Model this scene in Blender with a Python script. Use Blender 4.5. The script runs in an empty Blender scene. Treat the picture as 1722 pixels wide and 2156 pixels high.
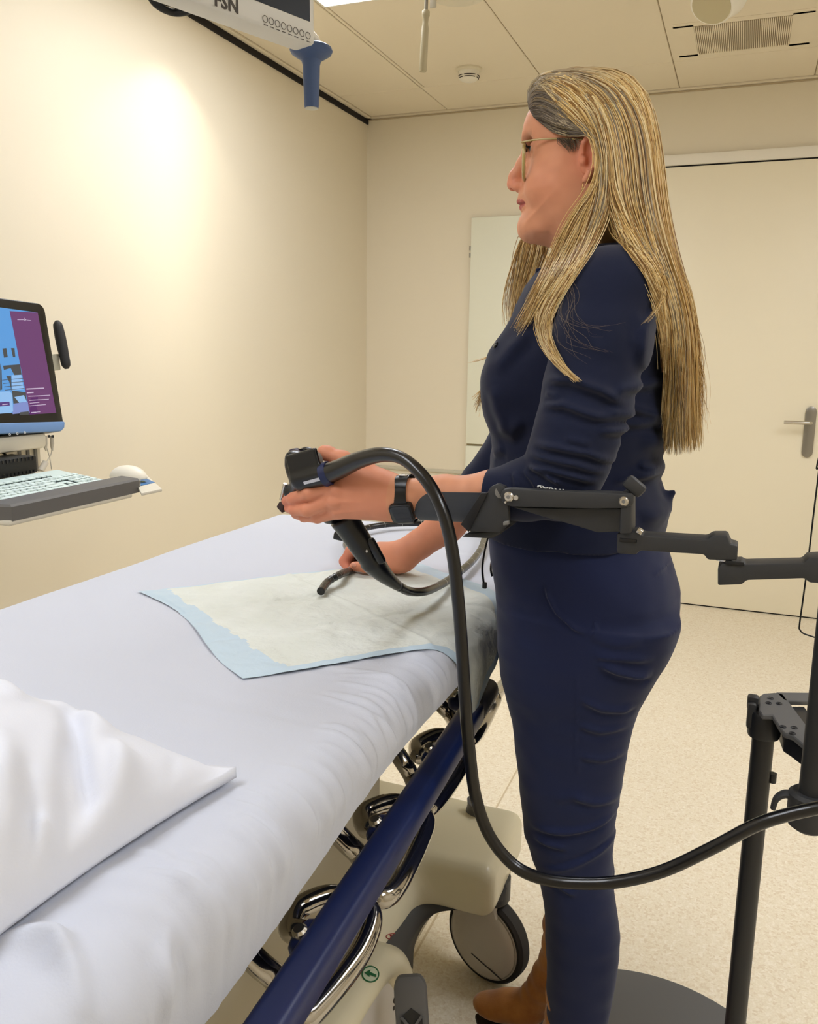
import bpy, bmesh, math, random
import numpy as np
from mathutils import Vector, Matrix
from mathutils.bvhtree import BVHTree
EXPO, PANEL, SPOT = 0.0, 11.6, 4.4   # exposure, brightness of the ceiling panels, watts of the downlight
C = bpy.context.scene.collection
SC = bpy.context.scene
random.seed(7); RNG = np.random.default_rng(7)
# ------------------------------------------------------------------ camera, world, exposure
EYE = np.array([0.0, 0.0, 1.3728]); FPX = 1787.4; PITCH, YAW, ROLL = .1888, .3706, .0131
_h = np.array([-math.sin(YAW), math.cos(YAW), 0]); _r = np.array([math.cos(YAW), math.sin(YAW), 0]); _z = np.array([0, 0, 1.])
FWD = _h*math.cos(PITCH) - _z*math.sin(PITCH); _u = _h*math.sin(PITCH) + _z*math.cos(PITCH)
RGT = _r*math.cos(ROLL) + _u*math.sin(ROLL); UPV = -_r*math.sin(ROLL) + _u*math.cos(ROLL)
cam = bpy.data.cameras.new('camera'); co = bpy.data.objects.new('camera', cam); C.objects.link(co)
cam.sensor_fit = 'VERTICAL'; cam.sensor_height = 36; cam.lens = FPX/2156*36; cam.clip_start = .02
M = Matrix.Identity(4)
for i in range(3):
    M[i][0] = RGT[i]; M[i][1] = UPV[i]; M[i][2] = -FWD[i]; M[i][3] = EYE[i]
co.matrix_world = M; SC.camera = co
SC.view_settings.view_transform = 'Standard'; SC.view_settings.look = 'None'; SC.view_settings.gamma = 1
SC.view_settings.use_curve_mapping = False; SC.view_settings.exposure = EXPO
SC.cycles.use_denoising = True; SC.cycles.max_bounces = 7; SC.cycles.diffuse_bounces = 4; SC.cycles.use_adaptive_sampling = True; SC.cycles.adaptive_threshold = .02; SC.cycles.glossy_bounces = 4
SC.cycles.sample_clamp_indirect = 6
W = bpy.data.worlds.new('world'); SC.world = W; W.use_nodes = True
W.node_tree.nodes['Background'].inputs[0].default_value = (1, .96, .9, 1); W.node_tree.nodes['Background'].inputs[1].default_value = .05
# measured places: a pixel of the 1722x2156 photograph turned into a point on a plane of the room
def ray(px, py): return RGT*(px-861)/FPX - UPV*(py-1078)/FPX + FWD
def Zp(px, py, z): d = ray(px, py); return EYE + d*(z-EYE[2])/d[2]
def Yp(px, py, y): d = ray(px, py); return EYE + d*y/d[1]
def Xp(px, py, x): d = ray(px, py); return EYE + d*x/d[0]
def V3(*a): return np.array(a, float)
def nrm(v): v = np.asarray(v, float); return v/max(1e-9, np.linalg.norm(v))
# ------------------------------------------------------------------ materials
def lin(c):
    return tuple(((v/255)/12.92 if v/255 <= .04045 else ((v/255+.055)/1.055)**2.4) for v in c[:3]) + (1,)
MATS = {}
def mat(name, col, rough=.5, metal=0, bump=None, col2=None, cscale=8, spec=.5, sheen=0, coat=0, trans=0, ior=1.45, alpha=1, emit=None, estr=1, vcol=False, sss=0, aniso=None, stretch=None):
    m = bpy.data.materials.new(name); m.use_nodes = True; nt = m.node_tree; N = nt.nodes; L = nt.links
    b = N['Principled BSDF']; b.inputs['Base Color'].default_value = lin(col); b.inputs['Roughness'].default_value = rough
    b.inputs['Metallic'].default_value = metal; b.inputs['Specular IOR Level'].default_value = spec; b.inputs['IOR'].default_value = ior
    b.inputs['Sheen Weight'].default_value = sheen; b.inputs['Coat Weight'].default_value = coat; b.inputs['Transmission Weight'].default_value = trans
    b.inputs['Alpha'].default_value = alpha
    if sss: b.inputs['Subsurface Weight'].default_value = sss; b.inputs['Subsurface Radius'].default_value = (.012, .005, .003); b.inputs['Subsurface Scale'].default_value = .6
    if emit: b.inputs['Emission Color'].default_value = lin(emit); b.inputs['Emission Strength'].default_value = estr
    tc = N.new('ShaderNodeTexCoord'); src = tc.outputs['Object']
    if stretch:
        mp = N.new('ShaderNodeMapping'); mp.inputs['Scale'].default_value = stretch; L.new(src, mp.inputs[0]); src = mp.outputs[0]
    if vcol:
        a = N.new('ShaderNodeAttribute'); a.attribute_name = 'Col'; L.new(a.outputs['Color'], b.inputs['Base Color'])
    if col2 is not None:
        n = N.new('ShaderNodeTexNoise'); n.inputs['Scale'].default_value = cscale; n.inputs['Detail'].default_value = 4; L.new(src, n.inputs['Vector'])
        r = N.new('ShaderNodeValToRGB'); r.color_ramp.elements[0].position = .35; r.color_ramp.elements[1].position = .65
        r.color_ramp.elements[0].color = lin(col); r.color_ramp.elements[1].color = lin(col2)
        L.new(n.outputs['Fac'], r.inputs[0]); L.new(r.outputs[0], b.inputs['Base Color'])
    if bump:
        n = N.new('ShaderNodeTexNoise'); n.inputs['Scale'].default_value = bump[0]; n.inputs['Detail'].default_value = 3; L.new(src, n.inputs['Vector'])
        u = N.new('ShaderNodeBump'); u.inputs['Strength'].default_value = bump[1]; u.inputs['Distance'].default_value = bump[2] if len(bump) > 2 else .002
        L.new(n.outputs['Fac'], u.inputs['Height']); L.new(u.outputs[0], b.inputs['Normal'])
    MATS[name] = m; return m
# ------------------------------------------------------------------ mesh building
class MB:
    def __init__(s): s.v = []; s.f = []; s.mi = []; s.n = 0
    def add(s, V, F, mi=0):
        V = [tuple(map(float, p)) for p in V]; s.v += V; s.f += [tuple(int(i)+s.n for i in f) for f in F]; s.mi += [mi]*len(F); s.n += len(V); return s
    def bm(s, b, mi=0):
        b.verts.ensure_lookup_table(); b.verts.index_update()
        s.add([v.co[:] for v in b.verts], [[v.index for v in f.verts] for f in b.faces], mi); b.free(); return s
    def box(s, c, size, bev=0, R=None, seg=2, mi=0):
        b = bmesh.new(); bmesh.ops.create_cube(b, size=1)
        for v in b.verts: v.co = Vector((v.co.x*size[0], v.co.y*size[1], v.co.z*size[2]))
        if bev: bmesh.ops.bevel(b, geom=b.edges[:], offset=min(bev, min(size)*.49), segments=seg, profile=.5, affect='EDGES')
        T = Matrix.Translation(Vector(c))
        if R is not None: T = T @ R.to_4x4()
        b.transform(T); return s.bm(b, mi)
    def prism(s, poly, o, U, Vv, Nn, t, bev=0, seg=2, mi=0):
        # polygon (u, v) in the frame at o, thickness t along Nn (centred)
        o = np.asarray(o, float); U = nrm(U); Vv = nrm(Vv); Nn = nrm(Nn); b = bmesh.new(); n = len(poly)
        a = [b.verts.new(tuple(o+U*p[0]+Vv*p[1]-Nn*t/2)) for p in poly]; c = [b.verts.new(tuple(o+U*p[0]+Vv*p[1]+Nn*t/2)) for p in poly]
        b.faces.new(a[::-1]); b.faces.new(c)
        for i in range(n): b.faces.new((a[i], a[(i+1) % n], c[(i+1) % n], c[i]))
        bmesh.ops.recalc_face_normals(b, faces=b.faces[:])
        if bev:
            bmesh.ops.bevel(b, geom=b.edges[:], offset=bev, segments=seg, profile=.5, affect='EDGES', clamp_overlap=True)
        bmesh.ops.triangulate(b, faces=[f for f in b.faces if len(f.verts) > 4])
        return s.bm(b, mi)
    def tube(s, pts, r, n=10, caps=True, mi=0, flat=None, up=None):
        P = np.asarray(pts, float); k = len(P); R = np.full(k, r, float) if np.isscalar(r) else np.asarray(r, float)
        T = np.gradient(P, axis=0); T /= np.maximum(1e-9, np.linalg.norm(T, axis=1))[:, None]
        a = np.array(up, float) if up is not None else (np.array([0, 0, 1.]) if abs(T[0][2]) < .9 else np.array([1., 0, 0]))
        V = []; 
        for i in range(k):
            a = a - T[i]*(a@T[i]); a = nrm(a); bb = np.cross(T[i], a)
            fl = 1 if flat is None else flat
            for j in range(n):
                q = 2*math.pi*j/n; V.append(P[i]+R[i]*(a*math.cos(q)*fl+bb*math.sin(q)))
        F = [(i*n+j, i*n+(j+1) % n, (i+1)*n+(j+1) % n, (i+1)*n+j) for i in range(k-1) for j in range(n)]
        if caps: F += [tuple(range(n))[::-1], tuple((k-1)*n+j for j in range(n))]
        return s.add(V, F, mi)
    def cyl(s, p0, p1, r0, r1=None, n=20, mi=0, bev=0):
        r1 = r0 if r1 is None else r1; p0 = np.asarray(p0, float); p1 = np.asarray(p1, float)
        if bev:
            d = nrm(p1-p0); return s.lathe([(0, 0), (r0-bev, 0), (r0-bev*.3, bev*.3), (r0, bev), (r1, np.linalg.norm(p1-p0)-bev), (r1-bev*.3, np.linalg.norm(p1-p0)-bev*.3), (r1-bev, np.linalg.norm(p1-p0)), (0, np.linalg.norm(p1-p0))], p0, d, n, mi)
        return s.tube([p0, p1], [r0, r1], n, True, mi)
    def lathe(s, prof, o, ax, n=28, mi=0):
        o = np.asarray(o, float); ax = nrm(ax); a = nrm(np.cross(ax, [0, 0, 1.] if abs(ax[2]) < .9 else [1., 0, 0])); b = np.cross(ax, a); V = []
        for (r, h) in prof:
            for j in range(n):
                q = 2*math.pi*j/n; V.append(o+ax*h+(a*math.cos(q)+b*math.sin(q))*max(r, 1e-5))
        k = len(prof)
        F = [(i*n+j, i*n+(j+1) % n, (i+1)*n+(j+1) % n, (i+1)*n+j) for i in range(k-1) for j in range(n)]
        return s.add(V, F, mi)
    def torus(s, o, ax, R, r, n=28, m=8, mi=0, sweep=1.0, a0=0):
        o = np.asarray(o, float); ax = nrm(ax); a = nrm(np.cross(ax, [0, 0, 1.] if abs(ax[2]) < .9 else [1., 0, 0])); b = np.cross(ax, a)
        pts = [o+R*(a*math.cos(a0+2*math.pi*sweep*i/n)+b*math.sin(a0+2*math.pi*sweep*i/n)) for i in range(n+1)]
        return s.tube(pts, r, m, sweep < 1, mi, up=ax)
    def ball(s, c, r, n=16, mi=0, R=None):
        r = (r, r, r) if np.isscalar(r) else r; b = bmesh.new(); bmesh.ops.create_uvsphere(b, u_segments=n, v_segments=max(6, n*2//3), radius=1)
        b.transform(Matrix.Diagonal((*r, 1)))
        if R is not None: b.transform(R.to_4x4())
        b.transform(Matrix.Translation(Vector(c))); return s.bm(b, mi)
    def build(s, name, m, parent=None, smooth=35, kind=None):
        me = bpy.data.meshes.new(name); me.from_pydata(s.v, [], s.f); me.validate()
        ms = m if isinstance(m, (list, tuple)) else [m]
        for x in ms: me.materials.append(MATS[x] if isinstance(x, str) else x)
        if len(ms) > 1: me.polygons.foreach_set('material_index', s.mi[:len(me.polygons)])
        bmn = bmesh.new(); bmn.from_mesh(me); bmesh.ops.recalc_face_normals(bmn, faces=bmn.faces[:]); bmn.to_mesh(me); bmn.free()
        if smooth is not None:
            me.polygons.foreach_set('use_smooth', [True]*len(me.polygons))
            if smooth < 180: me.set_sharp_from_angle(angle=math.radians(smooth))
        me.update(); return link(name, me, parent, kind)
def link(name, me, parent=None, kind=None):
    o = bpy.data.objects.new(name, me); C.objects.link(o)
    if parent is not None: adopt(o, parent)
    if kind: o['kind'] = kind
    return o
def adopt(o, parent):
    o.parent = parent; o.matrix_parent_inverse = Matrix.Translation(-Vector(WLOC.get(parent.name, (0, 0, 0))))
WLOC = {}
def tag(o, label, cat, group=None):
    o['label'] = label; o['category'] = cat
    if group: o['group'] = group
    return o
def thing(name, loc, label, cat, group=None):
    o = bpy.data.objects.new(name, None); C.objects.link(o); o.location = Vector(loc); o.empty_display_size = .05
    WLOC[o.name] = tuple(map(float, loc)); return tag(o, label, cat, group)
def struct(mb, name, m, smooth=35): return mb.build(name, m, None, smooth, 'structure')
def cr(pts, n=8):   # Catmull-Rom through points
    P = np.asarray(pts, float); P = np.vstack([2*P[0]-P[1], P, 2*P[-1]-P[-2]]); out = []
    for i in range(1, len(P)-2):
        for t in np.linspace(0, 1, n, endpoint=False):
            a, b, c, d = P[i-1], P[i], P[i+1], P[i+2]
            out.append(.5*((2*b)+(c-a)*t+(2*a-5*b+4*c-d)*t*t+(3*b-a-3*c+d)*t**3))
    out.append(P[-2]); return np.array(out)
def lerpc(pts, n):   # resample a 1-D/2-D list evenly by index
    P = np.asarray(pts, float); x = np.linspace(0, len(P)-1, n); i = np.minimum(x.astype(int), len(P)-2); f = (x-i)[:, None]
    return P[i]*(1-f)+P[i+1]*f
_perm = RNG.random((64, 64, 64)).astype(np.float32)
def vnoise(x, y, z):   # value noise in [-1, 1], trilinear, vectorised
    x = np.asarray(x, np.float32); y = np.asarray(y, np.float32); z = np.asarray(z, np.float32); x, y, z = np.broadcast_arrays(x, y, z)
    xi = np.floor(x).astype(int); yi = np.floor(y).astype(int); zi = np.floor(z).astype(int); fx = x-xi; fy = y-yi; fz = z-zi
    fx = fx*fx*(3-2*fx); fy = fy*fy*(3-2*fy); fz = fz*fz*(3-2*fz); g = lambda a, b, c: _perm[(xi+a) & 63, (yi+b) & 63, (zi+c) & 63]
    r = 0
    for a in (0, 1):
        for b in (0, 1):
            for c in (0, 1): r = r + g(a, b, c)*(fx if a else 1-fx)*(fy if b else 1-fy)*(fz if c else 1-fz)
    return r*2-1
def smooths(x, a, b): t = np.clip((x-a)/(b-a), 0, 1); return t*t*(3-2*t)
def poly_d(P, x, y):   # distance to a polyline (2-D), and position along it 0..1
    best = np.full(np.broadcast(x, y).shape, 9.0); pos = np.zeros_like(best); n = len(P)-1
    for i in range(n):
        a = np.array(P[i][:2]); b = np.array(P[i+1][:2]); ba = b-a; t = np.clip(((x-a[0])*ba[0]+(y-a[1])*ba[1])/(ba@ba+1e-12), 0, 1)
        d = np.hypot(x-a[0]-t*ba[0], y-a[1]-t*ba[1]); m = d < best; best = np.where(m, d, best); pos = np.where(m, (i+t)/n, pos)
    return best, pos
def ridges(x, y, L):
    h = 0
    for pts, w, a in L:
        d, p = poly_d(pts, x, y); h = h+a*np.exp(-(d/w)**2)*np.sin(np.clip(p*1.1+.05, 0, 1)*math.pi)**.5
    return h
def grid_mb(P):   # P: (m, n, 3)
    m, n = P.shape[:2]; i, j = np.meshgrid(np.arange(m-1), np.arange(n-1), indexing='ij'); a = (i*n+j).ravel()
    return P.reshape(-1, 3), np.stack([a, a+1, a+n+1, a+n], 1).tolist()
# ------------------------------------------------------------------ signed-distance modelling, meshed in one piece
import openvdb as vdb
class SDF:
    def __init__(s, lo, hi, h):
        s.lo = np.array(lo, float); s.h = h; s.n = np.ceil((np.array(hi)-s.lo)/h).astype(int)+1; s.d = np.full(tuple(s.n), 1.0, np.float32)
    def _sub(s, lo, hi):
        a = np.clip(np.floor((np.asarray(lo)-s.lo)/s.h).astype(int), 0, s.n-1); b = np.clip(np.ceil((np.asarray(hi)-s.lo)/s.h).astype(int)+1, a+1, s.n)
        sl = tuple(slice(i, j) for i, j in zip(a, b)); ax = [(s.lo[k]+np.arange(a[k], b[k])*s.h).astype(np.float32) for k in range(3)]
        return sl, np.meshgrid(*ax, indexing='ij', sparse=True)
    def put(s, f, lo, hi, k=.01, sub=False, mg=None):
        mg = (k+4*s.h) if mg is None else mg
        sl, (X, Y, Z) = s._sub(np.asarray(lo)-mg, np.asarray(hi)+mg); n = f(X, Y, Z); o = s.d[sl]
        if sub: o = -o
        if k > 0:
            hh = np.maximum(k-np.abs(o-n), 0)/k; r = np.minimum(o, n)-hh*hh*k*.25
        else: r = np.minimum(o, n)
        s.d[sl] = -r if sub else r; return s
    def cone(s, p0, p1, r0, r1, k=.01, sub=False):
        p0 = np.asarray(p0, float); p1 = np.asarray(p1, float); ba = p1-p0; L2 = ba@ba
        def f(X, Y, Z):
            t = np.clip(((X-p0[0])*ba[0]+(Y-p0[1])*ba[1]+(Z-p0[2])*ba[2])/L2, 0, 1)
            return np.sqrt((X-p0[0]-t*ba[0])**2+(Y-p0[1]-t*ba[1])**2+(Z-p0[2]-t*ba[2])**2)-(r0+(r1-r0)*t)
        m = max(r0, r1); return s.put(f, np.minimum(p0, p1)-m, np.maximum(p0, p1)+m, k, sub)
    def chain(s, pts, rs, k=.01):
        for i in range(len(pts)-1): s.cone(pts[i], pts[i+1], rs[i], rs[i+1], k)
        return s
    def ell(s, c, r, k=.01, R=None, sub=False):
        c = np.asarray(c, float); r = np.asarray(r, float); Rm = np.eye(3) if R is None else np.array(R)   # rows of Rm: local axes
        def f(X, Y, Z):
            x, y, z = X-c[0], Y-c[1], Z-c[2]; q = [(Rm[i][0]*x+Rm[i][1]*y+Rm[i][2]*z) for i in range(3)]
            k0 = np.sqrt(sum((q[i]/r[i])**2 for i in range(3))); k1 = np.sqrt(sum((q[i]/r[i]**2)**2 for i in range(3)))
            return k0*(k0-1)/np.maximum(k1, 1e-6)
        m = max(r); return s.put(f, c-m, c+m, k, sub)
    def box(s, c, half, rad, k=.01, R=None, sub=False):
        c = np.asarray(c, float); hf = np.asarray(half, float)-rad; Rm = np.eye(3) if R is None else np.array(R)
        def f(X, Y, Z):
            x, y, z = X-c[0], Y-c[1], Z-c[2]; q = [np.abs(Rm[i][0]*x+Rm[i][1]*y+Rm[i][2]*z)-hf[i] for i in range(3)]
            return np.sqrt(sum(np.maximum(v, 0)**2 for v in q))+np.minimum(np.maximum(np.maximum(q[0], q[1]), q[2]), 0)-rad
        m = np.linalg.norm(half); return s.put(f, c-m, c+m, k, sub)
    def loft(s, rows, k=.01, pw=2.0):
        # rows: (z, cx, cy, rx, ry) upright stack of ellipses, interpolated smoothly in z
        A = np.array(sorted(rows), float); zz = A[:, 0]
        def f(X, Y, Z):
            z = Z[0, 0, :]; q = [np.interp(z, zz, A[:, i]).astype(np.float32)[None, None, :] for i in range(1, 5)]
            e = (np.abs((X-q[0])/q[2])**pw+np.abs((Y-q[1])/q[3])**pw)**(1/pw); d = (e-1)*np.minimum(q[2], q[3])
            cap = np.maximum(zz[0]-Z, Z-zz[-1]); return np.maximum(d, cap)
        lo = [np.min(A[:, 1]-A[:, 3]), np.min(A[:, 2]-A[:, 4]), zz[0]]; hi = [np.max(A[:, 1]+A[:, 3]), np.max(A[:, 2]+A[:, 4]), zz[-1]]
        return s.put(f, lo, hi, k)
    def warp(s, f, lo=None, hi=None):   # adds a relief to the field
        sl, g = s._sub(s.lo if lo is None else lo, s.lo+s.n*s.h if hi is None else hi); s.d[sl] += f(*g); return s
    def mesh(s, blur=0):
        if blur:
            for _ in range(blur):
                for ax in range(3): s.d = (np.roll(s.d, 1, ax)+2*s.d+np.roll(s.d, -1, ax))*.25
        s.d = np.clip(s.d, -6*s.h, 6*s.h); G = vdb.FloatGrid(float(6*s.h)); G.copyFromArray(np.ascontiguousarray(s.d))
        p, t, q = G.convertToPolygons(isovalue=0.0, adaptivity=0.0); p = p*s.h+s.lo; return p, [tuple(x) for x in q.tolist()]
def sdf_mb(*ss, blur=0):
    mb = MB()
    for x in ss: mb.add(*x.mesh(blur))
    return mb
def vcol(o, fn):
    me = o.data; n = len(me.vertices); P = np.empty(n*3, np.float32); me.vertices.foreach_get('co', P); P = P.reshape(-1, 3)
    c = np.clip(fn(P), 0, 255)/255; c = np.where(c <= .04045, c/12.92, ((c+.055)/1.055)**2.4); a = me.color_attributes.new('Col', 'FLOAT_COLOR', 'POINT')
    a.data.foreach_set('color', np.hstack([c, np.ones((n, 1))]).astype(np.float32).ravel())
def bvh(o): return BVHTree.FromPolygons([v.co[:] for v in o.data.vertices], [p.vertices[:] for p in o.data.polygons])
def drop(tree, px, py, off=.0008):   # the spot on a built surface that the photograph shows at this pixel
    d = Vector(nrm(ray(px, py))); h = tree.ray_cast(Vector(EYE), d)
    if h[0] is None: return None
    n = h[1] if h[1].dot(d) < 0 else -h[1]; return np.array(h[0]+n*off)
def text_mb(s, size, o, U, Vv, ext=.0006, align='CENTER', bold=0):
    cu = bpy.data.curves.new('lettering', 'FONT'); cu.body = s; cu.size = size; cu.extrude = ext; cu.align_x = align; cu.align_y = 'CENTER'; cu.offset = bold; cu.resolution_u = 2
    t = bpy.data.objects.new('lettering', cu); C.objects.link(t); dg = bpy.context.evaluated_depsgraph_get(); me = bpy.data.meshes.new_from_object(t.evaluated_get(dg))
    U = nrm(U); Vv = nrm(Vv); N = np.cross(U, Vv); mb = MB()
    mb.add([np.asarray(o)+U*v.co.x+Vv*v.co.y+N*v.co.z for v in me.vertices], [p.vertices[:] for p in me.polygons])
    bpy.data.objects.remove(t); bpy.data.curves.remove(cu); bpy.data.meshes.remove(me); return mb
# ------------------------------------------------------------------ colours
mat('wall', (230, 220, 198), .75, bump=(220, .12, .001)); mat('ceiling_paint', (234, 222, 198), .9, bump=(700, .2, .0006))
mat('grid_gap', (188, 172, 142), .9); mat('black_gap', (14, 10, 8), .8); mat('door_paint', (243, 234, 210), .45, bump=(60, .04, .001))
mat('door_frame', (236, 230, 216), .5); mat('greenish', (234, 234, 216), .4); mat('steel', (150, 146, 138), .35, .9); mat('nickel', (200, 196, 188), .25, 1)
mat('white_plastic', (236, 230, 214), .4); mat('ivory', (222, 212, 186), .45); mat('dark_slot', (40, 26, 14), .8); mat('grille', (205, 190, 160), .6)
mat('sheet', (199, 203, 215), .85, bump=(420, .25, .0012), sheen=.2); mat('pillowcase', (222, 225, 235), .8, bump=(500, .2, .001), sheen=.2)
mat('pad_top', (221, 225, 219), .75, bump=(48, .8, .005), col2=(214, 218, 210), cscale=12); mat('pad_blue', (186, 206, 220), .5, bump=(80, .4, .002), spec=.5)
mat('chrome', (176, 172, 166), .1, 1); mat('rail_blue', (22, 36, 84), .38, spec=.5, bump=(90, .05, .001)); mat('rail_cap', (84, 84, 92), .5)
mat('base_cream', (222, 214, 186), .38, coat=.2); mat('skirt_grey', (70, 70, 70), .55); mat('wheel_cover', (214, 208, 200), .45, bump=(30, .05, .002)); mat('rubber', (42, 40, 40), .7)
mat('frame_beige', (176, 168, 148), .5); mat('pedal_grey', (96, 96, 98), .5); mat('label_green', (16, 92, 50), .5); mat('label_red', (170, 62, 60), .5); mat('label_ground', (196, 204, 178), .5)
mat('print_dark', (70, 64, 58), .6); mat('black_metal', (40, 41, 43), .5, bump=(900, .15, .0004)); mat('pole_black', (24, 26, 31), .45, coat=.1)
mat('arm_grey', (50, 51, 53), .55, bump=(900, .15, .0004)); mat('trough_grey', (60, 63, 69), .5, bump=(800, .12, .0004)); mat('trough_dark', (20, 20, 22), .5)
mat('plate_grey', (92, 92, 92), .6, bump=(700, .1, .0004)); mat('plate_edge', (14, 14, 15), .7); mat('scope_black', (13, 15, 18), .32, coat=.15); mat('scope_cable', (9, 9, 11), .3, coat=.3)
mat('scope_ring', (24, 34, 74), .4); mat('scope_label', (188, 190, 200), .6); mat('scope_grey', (120, 118, 114), .5); mat('tube_mark', (205, 205, 200), .5); mat('scope_purple', (58, 44, 62), .5); mat('scope_brown', (58, 40, 38), .6)
mat('tube_black', (20, 20, 21), .28, coat=.4)
mat('skin', (226, 160, 128), .55, vcol=True, sss=.12, bump=(500, .1, .0006)); mat('eye_white', (225, 215, 205), .25); mat('iris', (70, 80, 90), .2); mat('lash', (28, 22, 20), .8)
mat('navy', (24, 30, 54), .9, sheen=.12, bump=(1400, .3, .0005), spec=.25); mat('navy_trousers', (30, 38, 72), .85, sheen=.12, bump=(1400, .3, .0005), spec=.25)
mat('hair', (200, 165, 105), .42, vcol=True, spec=.4); mat('boot_suede', (182, 122, 58), .85, col2=(158, 98, 40), cscale=25, sheen=.3, bump=(300, .3, .001)); mat('sole', (50, 36, 28), .7)
mat('watch_black', (16, 18, 20), .3); mat('watch_glass', (14, 18, 20), .08, coat=.5); mat('gold', (214, 180, 120), .25, 1); mat('glasses_frame', (178, 156, 96), .2, coat=.5); mat('glasses_dark', (60, 48, 38), .3)
mat('lens', (250, 246, 232), .02, trans=1, ior=1.05); mat('button_dark', (12, 12, 18), .3)
mat('bezel_black', (14, 15, 17), .25, coat=.3); mat('chin_blue', (110, 146, 196), .4); mat('monitor_white', (214, 212, 204), .4); mat('screen_dark', (6, 10, 12), .35, spec=.25)
mat('handle_blue', (64, 84, 122), .5); mat('handle_tip', (196, 194, 178), .6); mat('grip_black', (44, 44, 46), .6); mat('bracket_grey', (176, 172, 154), .45)
mat('kbd_body', (206, 224, 220), .45); mat('kbd_key', (216, 232, 228), .45); mat('kbd_gap', (44, 58, 58), .7); mat('wrist_pad', (100, 98, 96), .6); mat('tray_white', (214, 208, 192), .5)
mat('box_black', (28, 30, 32), .5); mat('cable_white', (212, 206, 192), .5); mat('mousepad_blue', (58, 116, 172), .5); mat('logo_yellow', (190, 196, 90), .5)
mat('scr_purple', (20, 8, 20), .4, emit=(112, 62, 116), estr=.85); mat('scr_blue', (10, 20, 30), .4, emit=(92, 160, 226), estr=.9); mat('scr_pale', (10, 20, 30), .4, emit=(150, 196, 244), estr=.9)
mat('scr_brown', (10, 10, 8), .4, emit=(78, 80, 82), estr=.8); mat('scr_text', (20, 20, 20), .4, emit=(206, 188, 214), estr=.9); mat('scr_btn', (20, 20, 20), .4, emit=(84, 54, 128), estr=.9); mat('scr_deep', (20, 20, 20), .4, emit=(92, 24, 108), estr=.8); mat('scr_lilac', (20, 20, 20), .4, emit=(134, 150, 214), estr=.85)
mat('lamp_panel', (255, 255, 255), .5, emit=(243, 247, 255), estr=PANEL); mat('cable_black', (12, 12, 12), .5); mat('cable_green', (120, 150, 50), .5)
m = mat('floor', (236, 226, 202), .5, spec=.35); nt = m.node_tree; N = nt.nodes; L = nt.links
tc = N.new('ShaderNodeTexCoord'); vo = N.new('ShaderNodeTexVoronoi'); vo.inputs['Scale'].default_value = 150; vo.inputs['Randomness'].default_value = 1
n2 = N.new('ShaderNodeTexNoise'); n2.inputs['Scale'].default_value = 210; n2.inputs['Detail'].default_value = 3
L.new(tc.outputs['Object'], vo.inputs['Vector']); L.new(tc.outputs['Object'], n2.inputs['Vector'])
sp = N.new('ShaderNodeSeparateColor'); L.new(vo.outputs['Color'], sp.inputs[0]); r1 = N.new('ShaderNodeValToRGB'); e = r1.color_ramp
e.elements[0].position = 0; e.elements[0].color = lin((222, 207, 180)); e.elements[1].position = 1; e.elements[1].color = lin((243, 234, 215))
for p, c in ((.16, (224, 209, 182)), (.2, (234, 224, 200)), (.8, (237, 227, 205)), (.86, (245, 237, 220))): k = e.elements.new(p); k.color = lin(c)
L.new(sp.outputs[0], r1.inputs[0]); mx = N.new('ShaderNodeMix'); mx.data_type = 'RGBA'; mx.inputs[0].default_value = .35; r2 = N.new('ShaderNodeValToRGB')
r2.color_ramp.elements[0].position = .42; r2.color_ramp.elements[0].color = lin((220, 205, 178)); r2.color_ramp.elements[1].position = .6; r2.color_ramp.elements[1].color = lin((241, 231, 210))
L.new(n2.outputs['Fac'], r2.inputs[0]); L.new(r1.outputs[0], mx.inputs[6]); L.new(r2.outputs[0], mx.inputs[7]); L.new(mx.outputs[2], N['Principled BSDF'].inputs['Base Color'])
# ------------------------------------------------------------------ lights the room has: recessed panels and one downlight by the left wall
XL, YB, HC = -2.166, 4.819, 2.69; XR, YF = 2.1, -1.9
PANELS = [(-1.345, 2.65), (1.125, 2.65), (1.125, .25), (-1.345, .05)]
PLAB = ['white light panel in the ceiling above the foot of the stretcher', 'white light panel in the ceiling before the wide door', 'white light panel in the ceiling above the right wall', 'white light panel in the ceiling above the pillow']
def ceiling_light(x, y, label):
    t = thing('ceiling_light', (x, y, HC-.012), label, 'ceiling light', 'lamp panels of the ceiling'); f = MB()
    for sx in (-1, 1): f.box((x+sx*.296, y, HC-.002), (.012, 1.19, .02), .002)
    for sy in (-1, 1): f.box((x, y+sy*.594, HC-.002), (.6, .012, .02), .002)
    f.build('frame', 'white_plastic', t); MB().box((x, y, HC+.001), (.575, 1.17, .008)).build('diffuser', 'lamp_panel', t)
for i, (x, y) in enumerate(PANELS): ceiling_light(x, y, PLAB[i])
DL = V3(XL+.26, 2.93, HC)
t = thing('downlight', DL-V3(0, 0, .01), 'small round recessed downlight washing the left wall', 'downlight')
MB().lathe([(.062, .006), (.062, -.004), (.05, -.006), (.046, .02), (.04, .05)], DL, (0, 0, 1)).build('trim_ring', 'white_plastic', t)
ld = bpy.data.lights.new('downlight_lamp', 'SPOT'); ld.energy = SPOT; ld.color = (1, .95, .82); ld.spot_size = math.radians(100); ld.spot_blend = .28; ld.shadow_soft_size = .03
ld.use_nodes = True; ln_ = ld.node_tree; em = ln_.nodes['Emission']; tq = ln_.nodes.new('ShaderNodeTexCoord'); sx = ln_.nodes.new('ShaderNodeSeparateXYZ'); ln_.links.new(tq.outputs['Normal'], sx.inputs[0]); prev = sx.outputs[2]
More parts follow.
